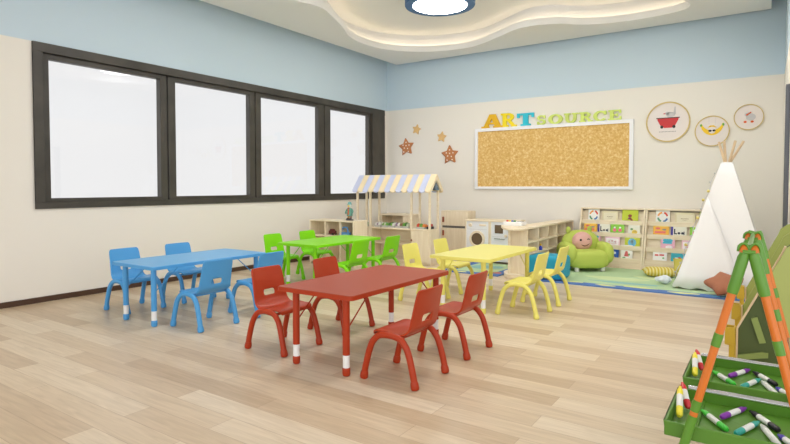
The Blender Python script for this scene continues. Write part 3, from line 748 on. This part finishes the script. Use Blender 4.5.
def appliance(name, label, cat, x0, x1):
    t = thing(name, label, cat, ((x0+x1)/2, 7.08, 0)); hw = (x1-x0)/2
    MB().box(-hw, -hw+.018, -.18, .18, .0, .568).build('side_panel', WOOD, t, bevel=.002)
    MB().box(hw-.018, hw, -.18, .18, .0, .568).build('side_panel', WOOD, t, bevel=.002)
    MB().box(-hw, hw, -.183, .18, .568, .588).build('worktop', WOODX, t, bevel=.003)
    MB().box(-hw+.018, hw-.018, -.172, .17, .03, .568).build('front_panel', mat('appliance_white', (238, 240, 243), .35), t, bevel=.003)
    return t, hw
t, hw = appliance('toy_washing_machine', 'white toy washing machine with a wooden round door', 'toy washing machine', 1.945, 2.315)
rg = MB(); seg = 36
prof = [(.082, -.178), (.086, -.196), (.112, -.196), (.116, -.172)]
vs = [(q*math.cos(2*PI*k/seg), h, .325+q*math.sin(2*PI*k/seg)) for q, h in prof for k in range(seg)]
rg.add(vs, [(i*seg+k, i*seg+(k+1) % seg, (i+1)*seg+(k+1) % seg, (i+1)*seg+k) for i in range(3) for k in range(seg)])
dr = rg.build('round_door', WOODX, t)
disc(MB(), (0, .325), .085, .085, -.183, -.17, 32).build('door_window', mat('brown_window', (112, 92, 70), .25), dr)
MB().lathe([(.004, -.192), (.022, -.190), (.026, -.172)], (-.105, 0, .515), 'y', 18).build('knob', WOODX, t)
MB().box(.03, .13, -.176, -.17, .505, .53).build('display', WOODX, t, bevel=.002)
MB().box(-.15, .15, -.1735, -.17, .455, .459).build('seam', LGY, t)
t, hw = appliance('toy_oven', 'white toy oven with a small square brown window', 'toy oven', 2.318, 2.69)
MB().box(-.115, .005, -.178, -.17, .415, .53).build('oven_window', mat('brown_window', (112, 92, 70), .25), t, bevel=.006)
MB().box(-.15, .15, -.1735, -.17, .368, .372).build('seam', LGY, t)
MB().box(-.12, .03, -.185, -.17, .335, .348).build('handle', GREY, t, bevel=.003)
MB().lathe([(.004, -.192), (.018, -.190), (.021, -.172)], (.045, 0, .385), 'y', 16).build('knob', WOODX, t)

# cubby unit running to the back wall, with rounded counter end
t = thing('cubby_unit', 'long pale wooden cubby unit with a rounded counter end, beside the toy oven', 'cabinet', (3.09, 6.87, 0))
X0, X1, Y0, Y1, HT = -.105, .112, -.90, .88, .582
top = [(X1, Y1), (X0, Y1), (X0, -.25), (-.32, -.25), (-.32, -.63), (-.25, -.80), (-.17, -.95), (-.10, -1.06), (-.04, -1.12), (.03, -1.14), (.08, -1.10), (X1, -1.0)]
MB().prism(top, 'z', HT-.022, HT).build('worktop', WOODX, t, bevel=.004)
MB().prism([(X0, -.65), (-.22, -.65), (-.22, -.78), (-.16, -.92), (-.09, -.99), (.0, -1.02), (.07, -1.0), (.112, -.92), (.112, -.90), (X0, -.90)], 'z', .0, .05).build('base_slab', WOODX, t, bevel=.004)
MB().lathe([(.014, .05), (.014, HT-.022)], (-.085, -.955, 0), seg=14).build('pole', WOODX, t)
MB().box(X0, X1, Y0, Y0+.02, 0, HT-.022).build('end_panel', WOOD, t, bevel=.002)
MB().box(X0, X1, Y1-.02, Y1, 0, HT-.022).build('end_panel', WOOD, t, bevel=.002)
MB().box(X0, X0+.016, Y0+.02, Y1-.02, 0, HT-.022).build('back_panel', WOOD, t)
nc = 5; w_ = (Y1-Y0-.04)/nc
for k in range(1, nc): MB().box(X0+.016, X1, Y0+.02+k*w_-.009, Y0+.02+k*w_+.009, .04, HT-.022).build('divider', WOOD, t, bevel=.002)
for z in (.01, .125, .262, .40): MB().box(X0+.016, X1-.001, Y0+.02, Y1-.02, z, z+.018).build('shelf', WOODX, t, bevel=.002)

t = thing('toy_hob', 'white toy hob with coloured knobs on the rounded counter end', 'toy hob', (2.93, 6.27, .582), 0)
MB().prism(round_rect(.115, .09, .012), 'z', 0, .045).build('body', WHITE, t, bevel=.005)
for i, (c, x, y) in enumerate((((220, 40, 40), -.075, -.04), ((246, 210, 40), -.045, -.045), ((50, 60, 180), -.015, -.035), ((60, 150, 60), .012, -.035))):
    MB().ell((x, y, .052), (.018, .018, .012), nu=14, nv=8).build('knob', mat('hob_%d' % i, c, .4), t)
for x in (.055, .09):
    MB().lathe([(.014, .045), (.022, .046), (.022, .052), (.014, .052)], (x, 0, 0), seg=18).build('burner', GREY, t)

t = thing('toy_bottle', 'small blue toy bottle with a yellow cap in a cubby of the unit', 'bottle', (3.182, 6.47, .2805))
MB().lathe([(.014, 0), (.019, .004), (.019, .038), (.010, .05), (.008, .056)], seg=16).build('body', mat('bottle_blue', (50, 70, 190), .35), t)
MB().lathe([(.011, .055), (.011, .072), (.007, .077)], seg=14).build('cap', YEL, t)

# ------------------------------------------------------------------ play mat, cube, armchair, cushions
MATG = mat('mat_green', (186, 214, 170), .8, var=.06, vscale=3); MATB = mat('mat_blue', (84, 124, 190), .8, var=.12, vscale=6); MATY = mat('mat_yellow', (226, 232, 150), .8); MATT = mat('mat_teal', (146, 196, 190), .8)
def play_mat(mx0, mx1, my0, my1, bw, label, seeds):
    global t
    t = thing('play_mat', label, 'mat', ((mx0+mx1)/2, (my0+my1)/2, 0), 0, 'play mats')
    cx, cy = (mx0+mx1)/2, (my0+my1)/2; hx, hy = (mx1-mx0)/2, (my1-my0)/2
    MB().box(-hx+bw, hx-bw, -hy+bw, hy, 0, .010).build('centre', MATG, t, smooth=False)
    MB().box(-hx, hx, -hy, -hy+bw, 0, .010).box(-hx, -hx+bw, -hy+bw, hy, 0, .010).box(hx-bw, hx, -hy+bw, hy, 0, .010).build('border', MATB, t, smooth=False)
    for i, (x, y, rx, ry, m, nm) in enumerate(seeds):
        r = random.Random(seeds[0][0]*7+i); ph = [r.random()*6.28 for _ in range(3)]; pts = []
        for k in range(26):
            a = 2*PI*k/26; q = 1+.25*(.5*math.sin(2*a+ph[0])+.4*math.sin(3*a+ph[1])+.3*math.sin(5*a+ph[2]))
            pts.append((x-cx+rx*q*math.cos(a), y-cy+ry*q*math.sin(a)))
        MB().prism(pts, 'z', .008, .0103+.0001*i).build(nm, m, t, smooth=False)
MP = mat('mat_pale', (208, 226, 176), .8); MRD = mat('mat_red', (206, 130, 110), .8); MSK = mat('mat_sky', (110, 190, 224), .8)
play_mat(3.225, 5.50, 5.90, 7.36, .15, 'green play mat with blue border under the armchair and tent',
    [(4.05, 6.00, .10, .035, MATY, 'yellow_patch'), (4.36, 6.06, .17, .04, MATY, 'yellow_patch'), (4.78, 5.985, .14, .04, MATY, 'yellow_patch'), (3.72, 6.03, .09, .03, MATY, 'yellow_patch'),
     (4.05, 6.5, .30, .14, MP, 'pale_patch'), (4.4, 6.75, .22, .10, MP, 'pale_patch'), (4.2, 6.25, .4, .05, MATT, 'teal_patch'), (5.17, 5.985, .14, .05, MSK, 'sky_patch')])
play_mat(2.10, 2.86, 5.93, 6.86, .12, 'smaller green play mat in front of the toy washing machine',
    [(2.45, 6.5, .2, .16, MATT, 'teal_patch'), (2.62, 6.25, .12, .08, MP, 'pale_patch'), (2.76, 6.13, .07, .05, MRD, 'red_patch'), (2.35, 5.98, .09, .03, MATY, 'yellow_patch')])

o = MB().ell((0, 0, .135), (.205, .17, .135), (.3, .26), 40, 24).build('foam_cube', mat('teal_foam', (20, 156, 190), .6, bump=.1, bscale=90), angle=180, loc=(3.40, 6.125, .0115))
tag(o, 'rounded bright blue foam cube seat behind the right yellow chair', 'seat')

t = thing('toy_armchair', 'lime green child armchair with a smiling round pink face', 'armchair', (3.56, 6.985, .0115), math.radians(40))
LIME = mat('lime_fabric', (190, 206, 96), .8, bump=.15, bscale=300); PINK = mat('pink_face', (226, 176, 168), .7)
MB().ell((0, -.03, .148), (.255, .215, .115), (.5, .55), 32, 18).build('seat_cushion', LIME, t, angle=180)
for sx in (-1, 1):
    MB().ell((.235*sx, -.01, .215), (.075, .215, .135), (.75, .65), 24, 16).build('armrest', LIME, t, angle=180)
    MB().ell((-.165 if sx < 0 else .115, .105, .488 if sx < 0 else .495), (.030, .028, .045), nu=16, nv=10).build('horn', LIME, t, angle=180)
    for sy in (-1, 1): MB().lathe([(.02, 0), (.027, .003), (.028, .03), (.024, .07)], (.165*sx, .13*sy-.03, 0), seg=16).build('foot', WHITE, t)
MB().ell((0, .12, .295), (.245, .105, .195), (.85, .85), 32, 18).build('backrest', LIME, t, angle=180)
FZ = -.012
fc = MB().ell((-.02, .022, .365+FZ), (.128, .085, .120), (1, 1), 28, 16).build('face', PINK, t, angle=180)
MB().ell((-.065, -.046, .385+FZ), (.020, .012, .020), nu=12, nv=8).build('eye', BLACK, fc)
MB().tube(smooth_path([(.010, -.053, .392+FZ), (.028, -.052, .400+FZ), (.044, -.047, .393+FZ)], 3), .007, 8).build('winking_eye', BLACK, fc)
MB().tube(smooth_path([(-.07, -.044, .338+FZ), (-.035, -.054, .318+FZ), (.005, -.055, .319+FZ), (.042, -.045, .343+FZ)], 4), .0065, 8).build('mouth', mat('mouth_brown', (120, 70, 60), .6), fc)

def cushion(name, label, loc, rz, sx, sy, sz, m, tilt=(0, 0)):
    b = MB(); n = 12; vs = []; fs = []
    for s in (1, -1):
        o_ = len(vs)
        for i in range(n+1):
            for k in range(n+1):
                u, v = -1+2*i/n, -1+2*k/n
                h = ((1-u**4)*(1-v**4))**.5; pin = 1-.10*(1-abs(u*v))*0+.06*abs(u*v)**3-.06*(1-min(abs(u), abs(v)))*max(abs(u), abs(v))**4
                vs.append((u*sx*pin, v*sy*pin, s*sz*h))
        for i in range(n):
            for k in range(n): q = o_+i*(n+1)+k; fs.append((q, q+1, q+n+2, q+n+1) if s < 0 else (q, q+n+1, q+n+2, q+1))
    o = MB().add(vs, fs).build(name, m, angle=180)
    o.location = loc; o.rotation_euler = (tilt[0], tilt[1], rz); return tag(o, label, 'cushion')
def stripe_mat(name, a, c, scale):
    m = bpy.data.materials.new(name); m.use_nodes = True; N = m.node_tree.nodes; L = m.node_tree.links; b = N['Principled BSDF']; b.inputs['Roughness'].default_value = .85
    tc = N.new('ShaderNodeTexCoord'); w = N.new('ShaderNodeTexWave'); w.inputs['Scale'].default_value = scale; cr = N.new('ShaderNodeValToRGB')
    cr.color_ramp.elements[0].color = (*s2l(a), 1); cr.color_ramp.elements[1].color = (*s2l(c), 1); cr.color_ramp.elements[0].position = .4; cr.color_ramp.elements[1].position = .6
    L.new(tc.outputs['Object'], w.inputs['Vector']); L.new(w.outputs['Fac'], cr.inputs['Fac']); L.new(cr.outputs['Color'], b.inputs['Base Color']); return m
YS = stripe_mat('yellow_stripes', (212, 186, 66), (232, 222, 150), 9); YP = mat('yellow_cushion_cloth', (206, 196, 92), .85, var=.08)
cushion('cushion', 'yellow striped cushion lying on the mat left of the tent', (4.43, 6.96, .064), .30, .18, .13, .05, YS, (.0, .0))
cushion('cushion', 'plain yellow cushion leaning against the tent behind the striped one', (4.66, 7.25, .11), .1, .13, .11, .04, YP, (.75, 0))
# star cushion
b = MB(); rs, r2 = .235, .100; vs = []; N5 = 10
for lvl, (sc, h) in enumerate(((1, 0), (.93, .028), (.75, .046), (.4, .058), (.0, .062))):
    for k in range(N5):
        a = PI*k/5+PI; r = (rs if k % 2 == 0 else r2)*sc; vs.append((r*math.cos(a), r*math.sin(a), h))
    if lvl: 
        pass
top_n = 5*N5
for lvl, (sc, h) in enumerate(((.93, -.028), (.75, -.046), (.4, -.052), (.0, -.054))):
    for k in range(N5):
        a = PI*k/5+PI; r = (rs if k % 2 == 0 else r2)*sc; vs.append((r*math.cos(a), r*math.sin(a), h))
fs = []
for l in range(4):
    for k in range(N5): fs.append((l*N5+k, l*N5+(k+1) % N5, (l+1)*N5+(k+1) % N5, (l+1)*N5+k))
for l in range(4):
    A = 0 if l == 0 else top_n+(l-1)*N5; B_ = top_n+l*N5
    for k in range(N5): fs.append((A+k, B_+k, B_+(k+1) % N5, A+(k+1) % N5))
o = MB().add(vs, fs).build('star_cushion', mat('brown_fabric', (176, 116, 88), .9, var=.1, vscale=30), angle=180)
ss = o.modifiers.new('smooth', 'SUBSURF'); ss.levels = 1; ss.render_levels = 1
o.location = (5.125, 6.045, .125); o.rotation_euler = (.48, .0, .0)
tag(o, 'brown star-shaped cushion lying in front of the tent', 'cushion')
# crumpled white cloth
b = MB().ell((0, 0, 0), (.075, .06, .042), (1, 1), 28, 14)
r = random.Random(5)
b.v = [(x*(1+.16*math.sin(9*math.atan2(y, x)+20*z)), y*(1+.14*math.sin(7*math.atan2(y, x)-30*z)), z*(1+.25*math.sin(40*x+15*y))) for x, y, z in b.v]
o = b.build('crumpled_cloth', mat('white_cloth', (226, 232, 242), .9), angle=180); o.location = (4.535, 6.42, .060); tag(o, 'crumpled white cloth on the mat at the tent\'s left foot', 'cloth')

# ------------------------------------------------------------------ tepee tent
TX, TY = 5.09, 6.65
t = thing('tepee_tent', 'white cloth tepee tent with crossed wooden poles at its top', 'tent', (TX, TY, .0115))
CAN = mat('tent_canvas', (250, 250, 250), .9, bump=.1, bscale=60)
hb, ht, zt = .435, .055, 1.275
b = MB(); NZ, NX = 10, 16
cor = [(-1, -1), (1, -1), (1, 1), (-1, 1)]
for q in range(4):
    a, c = cor[q], cor[(q+1) % 4]; vs = []
    for i in range(NZ+1):
        f_ = i/NZ; h = hb+(ht-hb)*f_
        for k in range(NX+1):
            g = k/NX; x = (a[0]+(c[0]-a[0])*g)*h; y = (a[1]+(c[1]-a[1])*g)*h
            wv = (.014*math.sin(g*PI*7)+.008*math.sin(g*PI*13+1)) * max(0, 1-f_*3.5) * (math.sin(g*PI)**.5)
            n_ = ((a[0]+c[0])/2, (a[1]+c[1])/2)
            z = zt*f_+(.012*math.sin(g*PI*9) if i == 0 else 0)+(.012 if i == 0 else 0)
            sagf = -.03*math.sin(PI*f_)*math.sin(PI*g)*(h/hb)
            vs.append((x+n_[0]*(wv+sagf), y+n_[1]*(wv+sagf), z))
    b.add(vs, [(i*(NX+1)+k, i*(NX+1)+k+1, (i+1)*(NX+1)+k+1, (i+1)*(NX+1)+k) for i in range(NZ) for k in range(NX)])
cv = b.build('canvas', CAN, t, angle=50)
so = cv.modifiers.new('thickness', 'SOLIDIFY'); so.thickness = .006; so.offset = -1
# left front flap, an overlapping cloth triangle
fl = MB(); vs = []
for i in range(9):
    f_ = i/8
    z0 = .03+(.93-.03)*f_; h = hb+(ht-hb)*(z0/zt)
    xl = -h; wdt = (.62*(1-f_))
    for k in range(7):
        g = k/6; vs.append((xl+wdt*g, -h-.010-.005*math.sin(PI*g/1.2)*(1-f_*.5), z0))
fl.add(vs, [(i*7+k, i*7+k+1, (i+1)*7+k+1, (i+1)*7+k) for i in range(8) for k in range(6)])
fo = fl.build('front_flap', CAN, t, angle=60); so = fo.modifiers.new('thickness', 'SOLIDIFY'); so.thickness = .005
for (a, c), tx in zip(cor, (.115, -.085, -.035, .055)):
    x0, y0 = a*(hb-.03), c*(hb-.03)
    MB().tube([(x0, y0, .006), (-a*.010+tx*.1, -c*.010, 1.28), (tx*1.1+.012, -c*.06, 1.505)], .0125, 10).build('pole', POLE, t)
MB().lathe([(.05, 1.262), (.060, 1.266), (.056, 1.285), (.045, 1.29)], seg=18).build('top_collar', CAN, t)
t = thing('string_light', 'string of small bulbs running down the tent\'s left edge', 'string light', (TX, TY, .0115))
pts = []
for i in range(25):
    f_ = i/24; z = .12+1.1*f_; h = hb+(ht-hb)*(z/zt); pts.append((-h-.014-.010*math.sin(f_*30), -h-.014-.006*math.cos(f_*23), z))
MB().tube(pts, .003, 6).build('wire', LGY, t)
for i in range(1, 24, 2):
    p = pts[i]; y_ = i in (7, 13, 17, 19)
    MB().ell((p[0]-.008, p[1]-.010, p[2]), (.015,)*3 if y_ else (.009,)*3, nu=12, nv=8).build('bulb', mat('bulb_yellow', (232, 214, 120), .3) if y_ else mat('bulb_grey', (200, 200, 196), .3), t)

# ------------------------------------------------------------------ art easel at the right front, with marker trays
EX = 5.396
ORANGE = mat('orange_tube', (210, 114, 34), .35); GT = mat('green_tube', (90, 142, 44), .35); TRAY = mat('tray_green', (84, 132, 38), .38)
PEACH = mat('orange_tube_end', (232, 160, 104), .4)
t = thing('art_easel', 'orange and green tube easel with two green marker trays, front right', 'easel', (EX, 1.9, 0))
FY = [-.005, .480, .975]
for j, fy in enumerate(FY):
    for sx in (-1, 1):
        P = lambda z: (sx*(.220-.204*z/.835), fy, z)
        lg = MB().tube([P(.0), P(.845)]+([(sx*.0135, fy+.03, .872)] if j < 2 else []), .0115, 16).build('leg', ORANGE, t)
        lab(MB().tube([P(.735), P(.75), P(.84), P(.855)], [.0142, .0155, .0152, .0125], 18).build('grip_sleeve', GT, lg), 'green grip sleeve')
        MB().tube([P(.57), P(.61)], .013, 16).build('clip_band', GT, lg)
        MB().tube([P(.0), P(.345)], .0138, 16).build('lower_sleeve', GT, lg)
        MB().tube([P(.36), P(.395)], .0132, 16).build('clip_band', GT, lg)
    if j < 2:
        b = MB().tube([(-.016, fy-.002, .858), (.016, fy-.002, .858)], .007, 12)
        for sx in (-1, 1): b.tube(smooth_path([(sx*.0145-.0135, fy+.018, .858), (sx*.0145-.011, fy+.018, .874), (sx*.0145, fy+.018, .882), (sx*.0145+.011, fy+.018, .874), (sx*.0145+.0135, fy+.018, .858)], 3), .0040, 10)
        b.build('joint_bracket', GT, t)
MB().tube([(0, FY[0]+.02, .872), (0, FY[1]+.03, .872)], .007, 10).build('ridge_bar', GT, t)
MB().tube([(0, FY[1], .858), (0, FY[2], .835)], .007, 10).build('ridge_bar', GT, t)
MB().tube([(-.03, FY[2], .835), (.03, FY[2], .835)], .007, 10).build('ridge_bar', GT, t)
for sx in (-1, 1):
    MB().tube([(sx*.128, FY[0], .40), (sx*.128, FY[2], .40)], .006, 8).build('side_bar', GREY, t)
def tray(y0):
    b = MB(); x0, x1, y1 = -.220, .240, y0+.355; z0, z1, w = .253, .30, .008
    b.box(x0, x1, y0, y1, z0, z0+.01).box(x0, x1, y0, y0+w, z0+.01, z1).box(x0, x1, y1-w, y1, z0+.01, z1).box(x0, x0+w, y0+w, y1-w, z0+.01, z1).box(x1-w, x1, y0+w, y1-w, z0+.01, z1)
    b.box(-.138, -.132, y0+w, y1-w, z0+.01, z0+.018)
    o = b.build('marker_tray', TRAY, t, bevel=.003)
    MB().tube([(-.19, y1+.03, .292), (.19, y1+.03, .292)], .012, 12).build('cross_tube', GREY, t)
for y0 in (.022, .507): tray(y0)
def marker(P, Q, c, label, z=.263, r=.0095, up=0., body=None):
    A = Vector((P[0], P[1], z+r+.001)); B_ = Vector((Q[0], Q[1], z+r+.001+up)); L_ = (B_-A).length
    t = thing('marker_pen', label, 'marker', A, 0, 'markers in the easel trays')
    d = (B_-A).normalized(); R = Vector((0, 0, 1)).rotation_difference(d).to_matrix().to_4x4()
    cm = mat('marker_%d_%d_%d' % c, c, .35)
    def seg(p, nm, m): return MB().lathe(p, seg=14).xf(R).build(nm, m, t)
    seg([(r*.95, L_*.27), (r, L_*.28), (r, L_*.70), (r*.95, L_*.71)], 'barrel', mat('marker_white', (232, 232, 228), .4) if body is None else body)
    seg([(r*.6, 0), (r*.85, .004), (r*1.02, L_*.06), (r*1.05, L_*.29)], 'cap', cm)
    seg([(r*1.02, L_*.69), (r*.95, L_*.86), (r*.6, L_*.93), (r*.45, L_)], 'tail_plug', cm)
    return t
mk = [('green', (5.345, 2.022), (5.262, 2.155), (70, 200, 62)), ('purple', (5.322, 2.125), (5.388, 2.262), (128, 42, 160)), ('black', (5.482, 2.112), (5.402, 2.240), (30, 26, 34)), ('teal', (5.368, 2.005), (5.427, 2.150), (44, 164, 150)),
      ('grey', (5.480, 1.985), (5.434, 2.128), (214, 214, 210)), ('blue', (5.530, 1.985), (5.480, 2.072), (66, 52, 172)), ('orange', (5.535, 2.075), (5.545, 2.205), (230, 150, 40)), ('red', (5.222, 2.145), (5.193, 2.225), (206, 42, 52)), ('yellow', (5.205, 2.050), (5.192, 2.175), (240, 224, 60))]
for tr, (dy, where) in enumerate(((0, 'in the near easel tray'), (.485, 'in the far easel tray'))):
    for nm, P, Q, c in mk:
        up = .06 if nm in ('red', 'yellow') else 0
        marker((P[0], P[1]+dy), (Q[0], Q[1]+dy), c, ('%s marker with a white barrel lying %s' % (nm, where)) if not up else '%s marker with a white barrel leaning at the left, %s' % (nm, where), up=up, r=.0105 if up else .0095)

# ------------------------------------------------------------------ green drawing boards behind the easel
PG = mat('board_green', (172, 182, 104), .5); PGD = mat('board_olive', (78, 92, 44), .55); OLV = mat('brace_olive', (140, 156, 84), .5)  # dark tone of the front board's lower panel is shade put into the colour
PGM = mat('board_olive_green', (150, 160, 82), .5); YC = mat('cup_yellow', (206, 170, 48), .4)  # rear boards: the same green with their unlit shade mixed into it
dlab = ['pale green drawing board stand nearest the easel, with a dark olive lower panel', 'pale green drawing board stand in the middle of the three', 'pale green drawing board stand furthest back, towards the tent']
for j, y in enumerate((3.06, 3.66, 4.34)):
    t = thing('drawing_board', dlab[j], 'drawing board', (5.55, y, 0), 0, 'green drawing board stands')
    poly = [(-.215, .0), (-.215, .375), (-.05, .735), (-.035, .775), (.0, .805), (.05, .815), (.40, .815), (.40, 0)]
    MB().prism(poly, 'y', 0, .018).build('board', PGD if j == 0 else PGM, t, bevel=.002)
    n_ = 4
    e_o = poly[:5]
    eb = MB()
    for i in range(3 if j == 0 else 1): eb.prism([(e_o[i][0]-.008, e_o[i][1]), (e_o[i+1][0]-.008, e_o[i+1][1]+(.003 if i > 0 else 0)), e_o[i+1], e_o[i]], 'y', -.004, .026)
    eb.build('wooden_edge', POLE, t)
    if j == 0:
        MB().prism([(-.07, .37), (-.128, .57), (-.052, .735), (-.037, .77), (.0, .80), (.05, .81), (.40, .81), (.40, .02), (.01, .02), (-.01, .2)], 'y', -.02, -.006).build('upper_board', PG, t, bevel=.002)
        MB().prism([(-.165, .43), (-.14, .44), (-.105, .325), (-.13, .318)], 'y', -.012, 0).build('brace', OLV, t)
        MB().prism([(-.215, .225), (-.215, .25), (-.12, .278), (-.095, .278), (-.095, .255), (-.12, .25)], 'y', -.012, 0).build('brace', OLV, t)
    cup = MB(); x0, x1, y0, y1 = -.266, -.226, -.045, .015
    cup.box(x0, x1, y0, y1, .30, .306).box(x0, x0+.005, y0, y1, .306, .385).box(x1-.005, x1, y0, y1, .306, .385).box(x0+.005, x1-.005, y0, y0+.005, .306, .385).box(x0+.005, x1-.005, y1-.005, y1, .306, .385)
    cup.build('paint_cup', YC, t, bevel=.002)
    MB().box(-.252, -.228, -.005, .012, .0, .30).build('cup_post', YC, t, bevel=.002)

# curtain at the end of the right wall
cp = MB(); n = 40; vs = []
for i in range(n+1):
    y = 4.960+i*.10/n; x = 5.556+.012*math.sin(i*1.15)
    vs += [(x, y, .06), (x, y, 1.80)]
cp.add(vs, [(2*i, 2*i+2, 2*i+3, 2*i+1) for i in range(n)])
o = cp.build('curtain', mat('grey_curtain', (96, 98, 104), .9), angle=60)
so = o.modifiers.new('thickness', 'SOLIDIFY'); so.thickness = .006
tag(o, 'dark grey curtain hanging at the right edge of the picture', 'curtain')

# ------------------------------------------------------------------ light, world, camera
SKY_MAX = 1.6
w = bpy.data.worlds.new('sky'); S.world = w; w.use_nodes = True
wn = w.node_tree.nodes; wl = w.node_tree.links
bg = wn['Background']; bg.inputs['Color'].default_value = (.99, .99, 1, 1)
# overcast sky, much brighter on the sun's side (behind and right of the viewer) than on the shaded side
wt = wn.new('ShaderNodeTexCoord'); vd = wn.new('ShaderNodeVectorMath'); vd.operation = 'DOT_PRODUCT'; vd.inputs[1].default_value = Vector((.35, -.90, .22)).normalized()
mr = wn.new('ShaderNodeMapRange'); mr.interpolation_type = 'SMOOTHSTEP'
mr.inputs['From Min'].default_value = .25; mr.inputs['From Max'].default_value = .95; mr.inputs['To Min'].default_value = .66; mr.inputs['To Max'].default_value = SKY_MAX
wl.new(wt.outputs['Generated'], vd.inputs[0]); wl.new(vd.outputs['Value'], mr.inputs['Value']); wl.new(mr.outputs['Result'], bg.inputs['Strength'])

cam = bpy.data.cameras.new('camera'); co = bpy.data.objects.new('camera', cam); COL.objects.link(co)
cam.sensor_width = 36; cam.lens = 548.409/790*36; cam.shift_y = -17.223/790
co.location = (5.4349, 0, 1.05); co.rotation_euler = (PI/2-.033366, 0, .595553); cam.clip_start = .02
S.camera = co
S.view_settings.view_transform = 'Standard'; S.view_settings.look = 'None'; S.view_settings.gamma = 1; S.view_settings.use_curve_mapping = False
S.view_settings.exposure = 0.46
